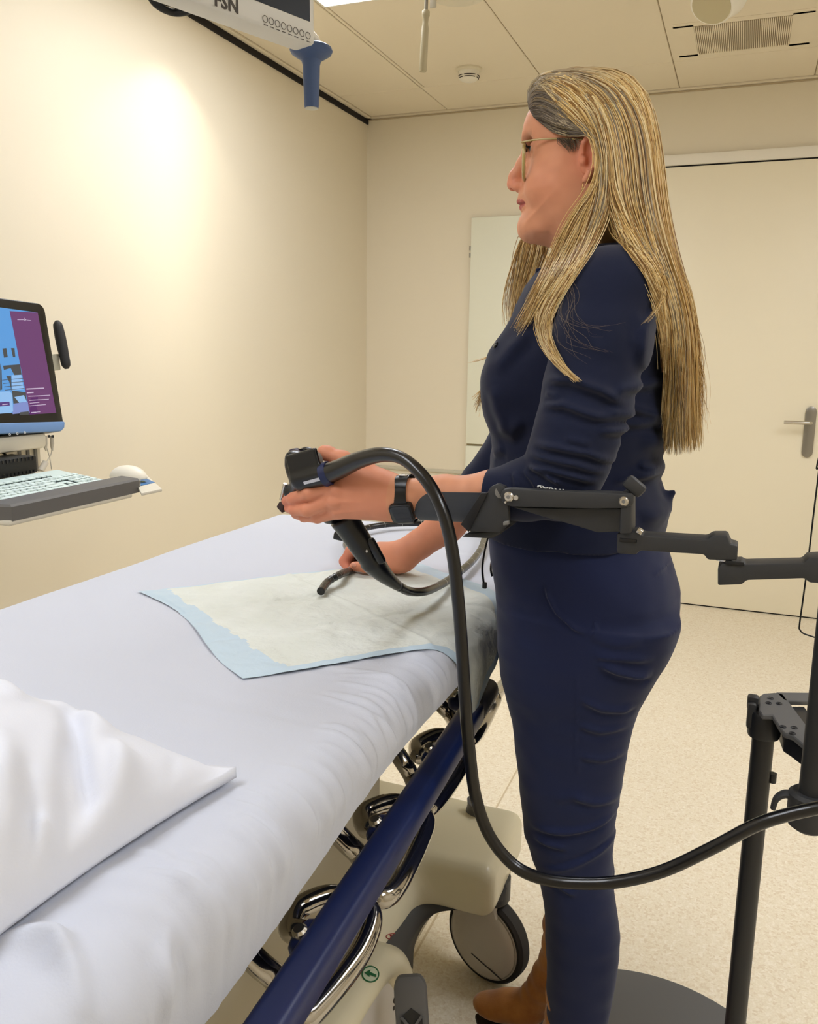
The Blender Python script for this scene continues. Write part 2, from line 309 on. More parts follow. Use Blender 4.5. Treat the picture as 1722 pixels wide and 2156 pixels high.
for op, b_, rev in (('POWER', 2, 0), ('SUBTRACT', 1, 1), ('MAXIMUM', 0, 0), ('POWER', .5, 0), ('ADD', .15, 0), ('POWER', -3, 0), ('MINIMUM', 16, 0)):   # the reflector throws most light straight down
    mn_ = ln_.nodes.new('ShaderNodeMath'); mn_.operation = op; mn_.inputs[1-rev].default_value = b_; mn_.inputs[rev].default_value = 0; ln_.links.new(prev, mn_.inputs[rev]); mn_.inputs[1-rev].default_value = b_; prev = mn_.outputs[0]
ln_.links.new(prev, em.inputs['Strength']); lo = bpy.data.objects.new('downlight_lamp', ld); C.objects.link(lo); lo.location = Vector(DL-V3(0, 0, .012)); lo.rotation_euler = (0, math.radians(-2), 0); adopt(lo, t)
# ------------------------------------------------------------------ the room
struct(MB().box(((XL+XR)/2, (YB+YF)/2, -.05), (XR-XL+.2, YB-YF+.2, .1)), 'floor', 'floor')
fl = bpy.data.objects['floor']
s = MB().box((-.603, (YB+YF)/2, .0005), (.005, YB-YF, .0012)).build('floor_seam', mat('seam', (205, 188, 156), .6), fl, None)
struct(MB().box((XL-.06, (YB+YF)/2, HC/2), (.12, YB-YF, HC+.1)), 'wall_left', 'wall')
struct(MB().box(((XL+XR)/2, YB+.06, HC/2), (XR-XL+.24, .12, HC+.1)), 'wall_back', 'wall')
struct(MB().box((XR+.06, (YB+YF)/2, HC/2), (.12, YB-YF, HC+.1)), 'wall_right', 'wall')
struct(MB().box(((XL+XR)/2, YF-.06, HC/2), (XR-XL+.24, .12, HC+.1)), 'wall_front', 'wall')
ceil = struct(MB().box(((XL+XR)/2, (YB+YF)/2, HC+.056), (XR-XL+.2, YB-YF+.2, .1)), 'ceiling', 'grid_gap')
xs = [XL+.036, -1.665]+[-1.665+.62*i for i in range(1, 7)]; xs = [x for x in xs if x < XR]+[XR-.02]; ys = [YB-.03]+[4.37-1.2*i for i in range(0, 6)]; ys = [y for y in ys if y > YF]+[YF+.02]
def in_panel(x0, x1, y0, y1): return any(x0-.02 < px < x1+.02 and y1-.02 < py < y0+.02 for px, py in PANELS)
holes = [(px-.3, px+.3, py-.6, py+.6) for px, py in PANELS]
def tile(x0, x1, y0, y1):
    g = .004; 
    if x1-x0 < .02 or y1-y0 < .02: return
    for hx0, hx1, hy0, hy1 in holes:
        if x0 < hx1-.01 and x1 > hx0+.01 and y0 < hy1-.01 and y1 > hy0+.01:
            for r in ((x0, hx0, y0, y1), (hx1, x1, y0, y1), (max(x0, hx0), min(x1, hx1), y0, hy0), (max(x0, hx0), min(x1, hx1), hy1, y1)):
                if r[1]-r[0] > .02 and r[3]-r[2] > .02: tile(*r)
            return
    MB().box(((x0+x1)/2, (y0+y1)/2, HC+.0035), (x1-x0-g, y1-y0-g, .007), .0025, seg=1).build('ceiling_tile', 'ceiling_paint', ceil)
for i in range(len(xs)-1):
    for j in range(len(ys)-1): tile(xs[i], xs[i+1], ys[j+1], ys[j])
struct(MB().box((XL+.018, (YB+YF)/2, HC-.001), (.034, YB-YF, .012), .002), 'trim_1', 'ceiling_paint')
struct(MB().box((XL+.004, (YB+YF)/2, HC-.021), (.012, YB-YF, .026)), 'trim_2', 'black_gap')
struct(MB().box(((XL+XR)/2, YB-.014, HC-.002), (XR-XL, .026, .01), .002), 'trim_3', 'ceiling_paint')
struct(MB().box(((XL+XR)/2, YB-.003, HC-.012), (XR-XL, .005, .007)), 'trim_4', 'grid_gap')
# wide door at the right with its frame, lever and plate
dx0, dx1 = -.52, .46
d = struct(MB().box(((dx0+dx1)/2, YB-.012, 1.16), (dx1-dx0-.008, .024, 2.304), .003), 'door_1', 'door_paint')
fr = MB()
for x in (dx0-.03, dx1+.03): fr.box((x, YB-.012, 1.18), (.056, .032, 2.36), .003)
fr.box(((dx0+dx1)/2, YB-.012, 2.346), (dx1-dx0+.122, .035, .052), .003); fr.build('door_frame', 'door_frame', d)
MB().box(((dx0+dx1)/2, YB-.004, 2.3175), (dx1-dx0-.004, .02, .006)).box(((dx0+dx1)/2, YB-.004, .006), (dx1-dx0-.004, .02, .012)).build('door_gap', 'black_gap', d)
hx = .328; pl = MB(); a = [(.026*math.cos(q), .105+.026*math.sin(q)) for q in np.linspace(0, math.pi, 9)]+[(-.026*math.cos(q), -.105-.026*math.sin(q)) for q in np.linspace(0, math.pi, 9)]
pl.prism(a, (hx, YB-.029, .985), (1, 0, 0), (0, 0, 1), (0, 1, 0), .01, .003); hp = pl.build('handle_plate', 'steel', d)
MB().tube(cr([(hx, YB-.03, 1.035), (hx, YB-.075, 1.035), (hx-.02, YB-.088, 1.035), (hx-.125, YB-.088, 1.035)], 6), .0095, 12).build('door_handle', 'nickel', d)
# pale cupboard door left of the woman, with its hinge and a lower leaf
px0, px1 = -1.508, -.70
d2 = struct(MB().box(((px0+px1)/2, YB-.014, (2.11+.832)/2), (px1-px0, .028, 2.11-.832), .004), 'door_2', 'greenish')
MB().box(((px0+px1)/2, YB-.014, .42), (px1-px0, .028, .8), .004).build('lower_leaf', 'greenish', d2)
MB().box(((px0+px1)/2, YB-.003, .826), (px1-px0, .004, .016)).build('door_gap', 'grid_gap', d2)
hg = MB()
for z in (1.945, 1.905): hg.cyl((px0-.004, YB-.02, z-.012), (px0-.004, YB-.02, z+.012), .006, n=10)
hg.build('hinge', 'steel', d2)
struct(MB().box(((XL+px0)/2, YB-.006, .655), (px0-XL-.02, .012, .02), .004), 'trim_5', mat('rail_strip', (196, 190, 172), .5))
# ceiling fittings
SD = V3(-1.34, 4.16, HC)
t = thing('smoke_detector', SD-V3(0, 0, .055), 'round white smoke detector with dark slots on the ceiling', 'smoke detector')
MB().lathe([(0, 0), (.062, 0), (.062, -.008), (.052, -.014), (0, -.014)], SD, (0, 0, 1)).build('base', 'ivory', t)
MB().lathe([(.05, -.012), (.051, -.03), (.044, -.048), (.03, -.056), (0, -.058)], SD, (0, 0, 1)).build('body', 'white_plastic', t)
sl = MB()
for h, r in ((-.036, .0502), (-.045, .0468)):
    for a0, a1 in ((-2.55, -1.95), (-1.72, -.6), (-.3, .8), (1.2, 2.6)):
        sl.tube([SD+V3(r*math.cos(q), r*math.sin(q), h) for q in np.linspace(a0, a1, 10)], .0018, 6)
sl.build('vent_slot', 'dark_slot', t)
t = thing('ventilation_grille', (-.125, 4.13, HC-.01), 'wide slatted ventilation grille in the ceiling', 'vent'); gx0, gx1, gy0, gy1 = -.312, .062, 3.95, 4.30
f = MB()
for y in (gy0-.025, gy1+.02): f.box(((gx0+gx1)/2, y, HC-.0006), (gx1-gx0+.16, .045, .0016))
for x in (gx0-.04, gx1+.04): f.box((x, (gy0+gy1)/2, HC-.0006), (.08, gy1-gy0+.04, .0016))
f.build('frame', 'ceiling_paint', t); MB().box(((gx0+gx1)/2, (gy0+gy1)/2, HC-.0006), (gx1-gx0, gy1-gy0, .001)).build('backing', mat('vent_dark', (150, 130, 98), .8), t)
for i in range(50):
    x = gx0+(i+.5)*(gx1-gx0)/50; me0 = MB().box((x, (gy0+gy1)/2, HC-.0022), (.0044, gy1-gy0, .006), .0008, seg=1).build('slat', 'ceiling_paint', t)
t = thing('ceiling_spotlight', Zp(1505, 0, HC)-V3(0, 0, .1), 'round white drum fitting tilted below the ceiling above the grille', 'light fitting')
c0 = Zp(1505, -2, HC-.13); ax = nrm(V3(-.25, -.55, -.8)); fc = c0+ax*.04
MB().lathe([(0, -.09), (.085, -.09), (.098, -.08), (.1, -.03), (.082, .0), (.074, .03), (.07, .034), (0, .034)], c0, ax, 40).build('drum', 'white_plastic', t)
MB().lathe([(0, .0355), (.066, .0355), (.066, .033), (0, .033)], c0, ax, 40).build('face', mat('drum_face', (190, 178, 142), .6), t)
MB().cyl(c0-ax*.07, (c0[0], c0[1], HC)-V3(.0, -.06, 0), .03).build('stem', 'white_plastic', t)
# examination lamp: only its lower rim and hanging handle reach into the picture
yl = 2.35; a = Yp(898, 14, yl); b = Yp(891, 134, yl); c1 = Yp(897, 22, yl); c2 = Yp(896, 34, yl); c3 = Yp(895, 52, yl)
hc = Yp(955, -22, yl); hc = V3(hc[0]+.005, yl+.02, hc[2]+.015)
t = thing('examination_lamp', hc, 'pale ceiling lamp head with a long hanging grip', 'lamp')
MB().lathe([(0, -.03), (.06, -.03), (.075, -.024), (.08, -.01), (.08, .03), (.07, .05), (.02, .07), (0, .07)], hc, (0, 0, 1), 40).build('lamp_head', 'ivory', t)
MB().cyl(hc, (hc[0]+.05, hc[1]+.1, HC), .022).build('suspension_arm', 'white_plastic', t)
gt = mat('grip_taupe', (176, 164, 132), .5); k = nrm(b-c3)
MB().tube([a+V3(0, 0, .06), c1], .0048, 12).build('rod', 'steel', t)
MB().lathe([(0, 0), (.0085, 0), (.0105, .003), (.0105, .014), (.008, .018), (.0075, .032), (.0095, .044), (.0105, .1), (.0105, .150), (.009, .153), (0, .153)], c1, nrm(b-c1), 20).build('grip', gt, t)
MB().box(Yp(912, 4, yl-.005), (.018, .003, .03), .001).build('tag_plate', mat('tagp', (188, 180, 160), .6), t)
# ------------------------------------------------------------------ stretcher: deck, moulded base, casters, rail
ZM, BX0, BX1, BY0, BY1 = .92, -1.212, -.384, -.35, 2.085
bed = thing('stretcher', (-.8, .9, 0), 'wheeled hospital stretcher with cream moulded base and blue side rail', 'stretcher')
MB().box(((BX0+BX1)/2, (BY0+BY1)/2, .884), (BX1-BX0-.03, BY1-BY0-.03, .056), .024, seg=3).build('mattress', mat('mattress', (60, 66, 84), .6), bed)
MB().box((-.8, .86, .838), (.70, 2.3, .03), .01).box((-.8, .45, .64), (.6, 1.5, .42), .03).box((-.8, 1.15, .42), (.44, .5, .3), .05).build('deck_frame', 'frame_beige', bed)
S = SDF((-1.27, -.1, .02), (-.3, 2.05, .49), .006)
S.box((-.8, .75, .2), (.25, 1.0, .11), .07, 0).box((-.8, 1.64, .278), (.408, .135, .058), .03, .06).ell((-.76, 1.645, .312), (.30, .115, .04), .04)
def housing(X, Y, Z):
    e = ((np.abs((Y-.98)/.27)**3+np.abs((Z-.14)/.29)**3)**(1/3)-1)*.27+.03; dx = np.abs(X+.8)-.322
    return np.minimum(np.maximum(e, dx), 0)+np.sqrt(np.maximum(e, 0)**2+np.maximum(dx, 0)**2)-.03
S.put(housing, (-1.16, .70, .0), (-.44, 1.27, .45), .04)
S.put(lambda X, Y, Z: np.maximum(((np.abs((Y-.98)/.235)**3+np.abs((Z-.13)/.26)**3)**(1/3)-1)*.22, -.478-X), (-.478, .7, 0), (-.3, 1.25, .42), .012, True)
S.put(lambda X, Y, Z: Z-.035+0*X+0*Y, (-1.3, -.1, 0), (-.3, 2.1, .03), 0, True)
base = sdf_mb(S, blur=1).build('base_cover', 'base_cream', bed, 180); TB = bvh(base)
# grey skirt that follows the outrigger round to the body, and the caster with its tyre
tp_ = [Zp(1058, 1842, .255), Zp(1046, 1866, .24), Zp(1004, 1886, .235), Zp(950, 1897, .23), Zp(908, 1898, .235), Zp(872, 1914, .24), Zp(846, 1946, .245), Zp(828, 1986, .25), Zp(818, 2020, .25)]
bt_ = [Zp(1062, 1866, .235), Zp(1050, 1894, .215), Zp(1002, 1908, .21), Zp(950, 1900, .225), Zp(918, 1912, .21), Zp(893, 1936, .19), Zp(877, 1966, .165), Zp(870, 1992, .14), Zp(868, 2030, .10)]
tp_ = cr(tp_, 7)+V3(.006, -.012, 0); bt_ = cr(bt_, 7)+V3(.006, -.012, 0); sh_ = V3(-.03, .05, .01); mm_ = .5*(tp_+bt_)+V3(.008, -.012, 0)
MB().add(*grid_mb(np.stack([tp_+sh_, tp_, mm_, bt_, bt_+sh_], 1))).build('base_skirt', 'skirt_grey', bed, 180)
def caster(cx, cy, ang, name='caster'):
    n = V3(math.sin(ang), -math.cos(ang), 0); u = V3(math.cos(ang), math.sin(ang), 0); c = V3(cx, cy, .1)
    w = MB().lathe([(.082, -.02), (.094, -.019), (.0995, -.012), (.1, 0), (.0995, .012), (.094, .019), (.082, .02)], c, n, 48).build(name, 'rubber', bed)
    cv = MB()
    for sgn in (1, -1):
        cv.lathe([(.0835, .016*sgn), (.083, .022*sgn), (.074, .029*sgn), (.05, .033*sgn), (0, .034*sgn)], c, n, 48)
    cv.prism([(-.078, .0), (-.082, .04), (-.075, .118), (.02, .118), (.04, .07), (.05, .0)], c, u, (0, 0, 1), n, .06, .012)
    cv.build('wheel_cover', 'wheel_cover', w); MB().torus(c+n*.0185, n, .0855, .0028, 48, 6).build('rim', mat('rim_light', (190, 186, 178), .35), w)
    MB().box(c+n*.0335+u*.02-V3(0, 0, .045), (.085, .002, .0022), R=Matrix((u, n, (0, 0, 1))).transposed() @ Matrix.Rotation(.28, 3, 'Y')).build('cover_groove', 'skirt_grey', w)
    MB().cyl(c+V3(0, 0, .1), c+V3(0, 0, .15), .045).build('swivel', 'skirt_grey', w)
caster(-.43, 1.625, -.33); caster(-1.15, 1.64, .3); caster(-.45, .3, .1); caster(-1.15, .3, -.2)
# printed disc in the brake housing
dc = V3(-.479, .98, .13)
dd = MB().prism([(.225*abs(math.cos(q))**.667*np.sign(math.cos(q)), .25*abs(math.sin(q))**.667*np.sign(math.sin(q))) for q in np.linspace(0, 2*math.pi, 40, endpoint=False)], dc, (0, 1, 0), (0, 0, 1), (1, 0, 0), .012, .003).build('brake_disc', 'wheel_cover', bed)
text_mb('st', .05, Xp(836, 2098, -.4722), (0, 1, 0), (0, 0, 1), .0004, bold=.0012).build('lettering', 'print_dark', dd)
text_mb('BIG W', .022, Xp(845, 2058, -.4722), (0, 1, -.9), (0, .9, 1), .0004).build('lettering', 'print_dark', dd)
rr = MB().tube(cr([Xp(848, 2032, -.4722), Xp(856, 2044, -.4722), Xp(860, 2064, -.4722)], 8), .0012, 6); rr.build('printed_ring', 'print_dark', dd)
pc = Xp(866, 2118, -.405); pf = MB()
pd = V3(0, .35, -.94); pu = nrm(V3(0, .94, .35))
pf.prism([(-.026, -.06), (-.026, .032), (-.018, .046), (.018, .046), (.026, .032), (.026, -.06)], pc, (.9, .25, .15), nrm(V3(-.2, .3, .93)), nrm(V3(.25, -.85, .3)), .016, .006)
pf.build('brake_pedal', 'pedal_grey', bed)
U_ = nrm(V3(.9, .25, .15)); V_ = nrm(V3(-.2, .3, .93)); N_ = nrm(V3(.25, -.85, .3)); g = MB()
g.prism([(-.017, -.058), (-.017, -.012), (0, .0), (.017, -.012), (.017, -.058)], pc+N_*.0085, U_, V_, N_, .002); pw = g.build('pedal_pocket', 'pole_black', bed)
g = MB(); g.box(pc+N_*.009-V_*.03, (.004, .05, .006), R=(Matrix((U_, V_, N_)).transposed() @ Matrix.Rotation(.7, 3, 'Z'))).box(pc+N_*.009-V_*.03, (.004, .05, .006), R=(Matrix((U_, V_, N_)).transposed() @ Matrix.Rotation(-.7, 3, 'Z'))); g.build('pedal_rib', 'pedal_grey', bed)
pp = cr([Zp(975, 1752, .30), Zp(985, 1735, .315), Zp(998, 1705, .35), Zp(1000, 1690, .37)], 5)
MB().tube(pp, np.linspace(.016, .024, len(pp)), 12, flat=.6).build('foot_pedal', 'pedal_grey', bed)
# printed round labels on the base
def decal(px, py, rx, ry, shape, m, off=.0012, bold=.0016):
    pts = [drop(TB, px+u*rx, py+v*ry, off) for u, v in shape]; pts = [p for p in pts if p is not None]; return pts
circ = [(math.cos(q), math.sin(q)) for q in np.linspace(0, 2*math.pi, 33)]
def disc_decal(name, px, py, rx, ry, m, off):
    P = decal(px, py, rx, ry, circ[:-1], m, off); c = drop(TB, px, py, off)
    if c is None or len(P) < 30: return None
    return MB().add([c]+P, [(0, i+1, (i+1) % len(P)+1) for i in range(len(P))]).build(name, m, bed)
disc_decal('arrow_label', 779, 2052, 17, 16, 'label_ground', .0012)
P = decal(779, 2052, 17, 16, circ, 0)
if len(P) > 30: MB().tube(P, .0012, 6).build('label_ring', 'label_green', bed)
ar = [(-.72, -.1), (-.02, -.52), (-.06, -.2), (.66, .12), (.62, .46), (-.12, .16), (-.16, .5)]
P = decal(779, 2052, 17, 16, ar, 0, .0026)
if len(P) == 7: MB().add(P, [(0, 1, 2, 5, 6), (2, 3, 4, 5)]).build('label_arrow', 'label_green', bed)
P = decal(828, 1972, 16, 6.5, circ, 0)
if len(P) > 30: MB().tube(P, .0008, 6).build('label_ring', 'label_red', bed)
P = decal(828, 1972, 16, 6.5, [(-.5, -.55), (.6, .25), (-.35, .45), (-.5, -.55)], 0)
if len(P) == 4: MB().tube(P, .0008, 6).build('label_triangle', 'label_red', bed)
# blue rail with its chrome arms
ZR = .765; ra = [Zp(578, 2153, ZR), Zp(735, 1905, ZR), Zp(840, 1737, ZR), Zp(975, 1531, ZR)]
rd = nrm(ra[-1]-ra[0]); rA = ra[0]-rd*.45; rB = ra[-1]+rd*.07; RR = Matrix((V3(rd[1], -rd[0], 0), rd, (0, 0, 1))).transposed()
rail = MB().box(.5*(rA+rB), (.041, np.linalg.norm(rB-rA), .040), .012, R=RR, seg=4).build('side_rail', 'rail_blue', bed)
MB().box(rB+rd*.055, (.043, .12, .043), .02, R=RR, seg=4).build('rail_end', 'rail_cap', rail)
rs = [dict(b=(960, 1462), h=[(948, 1474), (944, 1462), (968, 1438)], r=[(1037, 1462), (1032, 1492), (1000, 1548)], l=[(975, 1553), (948, 1506), (930, 1486), (905, 1455)]),
      dict(b=(907, 1577), h=[(884, 1592), (879, 1568), (928, 1549)], r=[(974, 1580), (966, 1620), (916, 1690)], l=[(890, 1695), (868, 1638), (852, 1610), (828, 1575)]),
      dict(b=(795, 1732), h=[(772, 1745), (766, 1712), (830, 1690)], r=[(893, 1718), (884, 1770), (833, 1868)], l=[(795, 1885), (760, 1808), (730, 1776), (700, 1745)]),
      dict(b=(637, 1963), h=[(611, 1955), (630, 1912), (700, 1887)], r=[(778, 1916), (760, 2000), (668, 2120)], l=[(628, 2140), (585, 2066), (545, 2030), (510, 1995)])]
for q in rs:
    pts = [Zp(*q['b'], ZR-.03)]+[Zp(*p, ZR-.03) for p in q['h']]+[Zp(*q['r'][0], ZR-.05), Zp(*q['r'][1], ZR-.06), Zp(*q['r'][2], ZR-.06)]+[Zp(*q['l'][0], ZR-.055), Zp(*q['l'][1], ZR-.04), Zp(*q['l'][2], ZR-.02), Zp(*q['l'][3], ZR)]
    MB().tube(cr(pts, 7), .0135, 14).build('rail_arm', 'chrome', rail)
    bp = Zp(*q['b'], ZR+.012); lg = MB().box((bp[0]+.010, bp[1]+.008, ZR-.002), (.046, .05, .026), .012, seg=3); lg.build('rail_lug', 'rail_blue', rail)
    MB().lathe([(0, .016), (.006, .016), (.0085, .013), (.0085, 0)], (bp[0], bp[1], ZR+.004), nrm(V3(-.15, -.25, .95)), 18).build('bolt', 'nickel', rail)
# second rail, folded on the far side of the deck end, seen as chrome between pad and leg
MB().tube(cr([(-.50, 1.62, .81), (-.42, 1.60, .80), (-.37, 1.58, .765), (-.345, 1.585, .73), (-.34, 1.61, .70)], 7), .0135, 12).build('foot_rail', 'chrome', bed); MB().tube(cr([Zp(1010, 1440, .75), Zp(1040, 1462, .70), Zp(1062, 1440, .68), Zp(1085, 1425, .68)], 6), .013, 12).build('foot_rail', 'chrome', bed)
# ------------------------------------------------------------------ bed linen
RAD = .05
def section(s):   # arc length from the bed's centre line -> (x, z) on the mattress skin
    hw = (BX1-BX0)/2; xc = (BX0+BX1)/2; f = hw-RAD; a = np.abs(s); q = np.clip((a-f)/RAD, 0, math.pi/2); dn = np.maximum(a-f-RAD*math.pi/2, 0)
    x = np.minimum(a, f)+RAD*np.sin(q)-.10*dn; z = ZM-RAD*(1-np.cos(q))-dn; nx = np.sin(q); nz = np.cos(q); sg = np.sign(s); return xc+sg*x, z, sg*nx, nz
zt = lambda *p: Zp(p[0], p[1], ZM)[:2]
SHEET_RIDGES = [([zt(330, 1985), zt(430, 2010), zt(372, 2060), zt(250, 2156)], .006, .012), ([zt(60, 1960), zt(130, 1990), zt(155, 2060), zt(180, 2150)], .009, .011), ([zt(0, 1975), zt(110, 1995), zt(140, 2050)], .01, .008),
    ([zt(350, 1940), zt(345, 2010), zt(338, 2080)], .006, .012), ([zt(290, 2150), zt(300, 2115), zt(335, 2100)], .005, .013), ([zt(200, 1900), zt(330, 1925)], .012, .004), ([zt(250, 1850), zt(390, 1880)], .012, .004)]
for i in range(26):
    px = 560+RNG.random()*330; py = 1480+(880-px)*1.0+RNG.normal()*60; SHEET_RIDGES.append(([zt(px-70-60*RNG.random(), py-22+10*RNG.normal()), zt(px, py), zt(px+50, py+28)], .0035+.004*RNG.random(), .0022+.0024*RNG.random()))
for i in range(14):
    px = 330+RNG.random()*230; py = 1750+RNG.random()*200; SHEET_RIDGES.append(([zt(px-70, py-18), zt(px, py), zt(px+40, py+12)], .004+.005*RNG.random(), .0026+.003*RNG.random()))
hw = (BX1-BX0)/2; smax = hw-RAD+RAD*math.pi/2+.020
ss = np.concatenate([np.linspace(-smax, -hw+.08, 24), np.linspace(-hw+.085, hw-.14, 86), np.linspace(hw-.137, smax, 86)]); tt = np.concatenate([np.linspace(BY0, .3, 60), np.linspace(.305, 1.5, 300), np.linspace(1.51, BY1, 60)])
s2, t2 = np.meshgrid(ss, tt, indexing='ij'); hem = .004*vnoise(t2*2.2, t2*0+3, 0); edge_ = hw-RAD+RAD*math.pi/2; x, z, nx, nz = section(np.where(s2 > edge_, edge_+(s2-edge_)*(1+2.6*smooths(-t2, -1.0, -.5)), s2))
side = smooths(s2, hw-.06, hw+.02); flat = 1-smooths(np.abs(s2), hw-.1, hw)
dsp = .0022*vnoise(x*9, t2*7, 1)+.0016*vnoise(x*5, t2*26, 4)*smooths(x, -.95, -.5)+.0009*vnoise(x*14, t2*55, 8)*smooths(x, -.8, -.45)
dsp = dsp+side*(.0046*vnoise(t2*30+z*6, z*6, 2)+.0036*vnoise(t2*75+z*12, z*9, 5)+.002*vnoise(t2*150, z*14, 9))+ridges(x, t2, SHEET_RIDGES)*(1-.4*side)
dsp = dsp*(1-.85*smooths(s2, smax-.03, smax)); end = np.clip((t2-(BY1-.06))/.06, 0, 1); zz = z-.10*end**3; P = np.stack([x+nx*dsp, np.minimum(t2, BY1), zz+nz*dsp], -1); P[..., 2] -= np.where(side > .9, hem*smooths(s2, smax-.03, smax), 0)
V_, F_ = grid_mb(P)
sheet = MB().add(V_, F_).build('bed_sheet', 'sheet', None, 180); tag(sheet, 'white fitted sheet pulled over the stretcher mattress', 'sheet')
# absorbent pad laid askew, its corner hanging over the near side
L0 = np.array([-1.024, 1.242]); e2 = nrm(V3(.415, -.273, 0))[:2]; e1 = np.array([.66, .751]); wd, ln = .505, .575
a = np.linspace(0, 1, 150); b = np.linspace(0, 1, 170); A_, B_ = np.meshgrid(a, b, indexing='ij')
cl = .018*(1-smooths(B_, 0, .06))*np.sin(A_*math.pi*1.6)   # the left edge is not quite straight
fx = L0[0]+e2[0]*wd*A_+e1[0]*(ln*B_+cl); fy = L0[1]+e2[1]*wd*A_+e1[1]*(ln*B_+cl)
sarc = fx-(BX0+BX1)/2; x, z, nx, nz = section(sarc); dn = np.maximum(sarc-(hw-RAD), 0); fy = fy-.66*np.maximum(dn-.03, 0)-.05*dn
rel = .0022*vnoise(fx*22, fy*22, 1)+.0013*vnoise(fx*60, fy*60, 2)+.0022*np.maximum(0, vnoise(fx*14+fy*10, fy*9-fx*6, 7))
for q in (.34, .67): rel = rel-.0022*np.exp(-((A_-q)/.010)**2)
for q in (.5,): rel = rel+.0026*np.exp(-((B_-q)/.010)**2)
hang = smooths(dn, .03, .09); rel = .0052+rel+hang*(.006*vnoise(fy*24, dn*10, 5)+.008*np.sin(fy*42)*smooths(dn, .05, .18)+.006)
rel = rel*(.55+.45*smooths(np.minimum(np.minimum(A_, 1-A_), np.minimum(B_, 1-B_)), 0, .04))
P = np.stack([x+nx*rel+.10*np.maximum(dn-RAD*1.57, 0), fy, z+nz*rel], -1); V_, F_ = grid_mb(P); mb = MB(); mb.add(V_, F_)
fa = .5*(A_[:-1, :-1]+A_[1:, 1:]).ravel(); fb = .5*(B_[:-1, :-1]+B_[1:, 1:]).ravel(); wob = .005*np.sin(fa*21)+.004*np.sin(fa*47)
mb.mi = [1 if (q < .085+w or r < .012 or r > .975 or q > .93) else 0 for q, r, w in zip(fb, fa, wob)]
pad = mb.build('underpad', ['pad_top', 'pad_blue'], None, 180); tag(pad, 'pale absorbent bed pad with light blue border, hanging over the sheet edge', 'bed pad')
# pillow
pu, pv = np.meshgrid(np.linspace(-1, 1, 170), np.linspace(-1, 1, 130), indexing='ij'); PCX, PCY, PW, PD = -.85, .41, .385, .295
pin = 1-.085*(1-pv**2)*smooths(np.abs(pu), .5, 1); pin2 = 1-.10*(1-pu**2)*smooths(np.abs(pv), .4, 1); bx = PCX+PW*pu*pin; by = PCY+PD*pv*pin2
prof = np.clip((1-np.abs(pu)**2.7), 0, 1)**.58*np.clip((1-np.abs(pv)**2.4), 0, 1)**.58
zp = lambda *p: Zp(p[0], p[1], 1.0)[:2]
PR = [([zp(150, 1500), zp(175, 1620), zp(160, 1700), zp(155, 1810)], .010, -.016), ([zp(270, 1560), zp(262, 1650), zp(235, 1740)], .009, .011), ([zp(330, 1560), zp(345, 1620), zp(335, 1690)], .008, -.009), ([zp(400, 1580), zp(402, 1630)], .007, -.008), ([zp(85, 1770), zp(75, 1830), zp(60, 1880)], .009, -.011), ([zp(110, 1480), zp(190, 1500), zp(250, 1555)], .012, .008), ([zp(205, 1640), zp(195, 1720), zp(180, 1790)], .012, .013), ([zp(20, 1620), zp(15, 1760)], .012, .008), ([zp(440, 1590), zp(445, 1625)], .006, .007), ([zp(0, 1500), zp(60, 1540)], .012, .006)]+[([zp(60+i*38, 1640+60*math.sin(i*2.1)-i*8), zp(58+i*36, 1700-i*10), zp(40+i*38, 1790-i*17)], .006+.002*math.sin(i*3), .007*(1 if i % 2 else -1)) for i in range(10)]
wr = 1.7*ridges(bx, by, PR)+.006*vnoise(bx*14+by*4, by*9, 3)+.0022*vnoise(bx*40, by*18, 6)
top = ZM+.012+.145*prof+wr*smooths(prof, .05, .4); bot = ZM+.004+.0*prof+.004*(1-prof)
seamz = ZM+.012+.008*(np.abs(pu*pv))**3; top = np.maximum(top*smooths(prof, 0, .12)+(1-smooths(prof, 0, .12))*seamz, bot+.001)
mb = MB(); mb.add(*grid_mb(np.stack([bx, by, top], -1))); V_, F_ = grid_mb(np.stack([bx, by, bot], -1)); mb.add(V_, [f[::-1] for f in F_])
b_ = bmesh.new(); [b_.verts.new(v) for v in mb.v]; b_.verts.ensure_lookup_table()
for f in mb.f: b_.faces.new([b_.verts[i] for i in f])
bl = [e for e in b_.edges if e.is_boundary]; bmesh.ops.bridge_loops(b_, edges=bl); p_ = MB().bm(b_).build('pillow', 'pillowcase', None, 180); tag(p_, 'plump white creased pillow lying on the stretcher sheet', 'pillow')
# ------------------------------------------------------------------ the woman: skin body, clothes, boots, hair
Y0 = 1.37
def XZ(px, py, y=Y0): p = Yp(px, py, y); return p[0], p[2]
def mir(p): return V3(p[0], 2*Y0-p[1], p[2])
woman = thing('person', (-.2, 1.37, .03), 'woman with long blonde hair and glasses in navy blouse and trousers, holding a scope', 'person')
PROF = [(1121, 232), (1112, 250), (1106, 268), (1102, 288), (1101, 303), (1105, 322), (1108, 345), (1104, 370), (1099, 390), (1094, 404), (1091, 414), (1091, 424), (1095, 431), (1098, 438), (1101, 449), (1098, 462), (1097, 478), (1101, 491), (1111, 499), (1128, 501), (1142, 505), (1158, 514), (1172, 530), (1185, 580), (1330, 580), (1342, 500), (1354, 440), (1369, 380), (1376, 300), (1368, 235), (1340, 190), (1290, 166), (1220, 158), (1165, 172), (1135, 203)]
PZ = np.array([XZ(*p) for p in PROF])
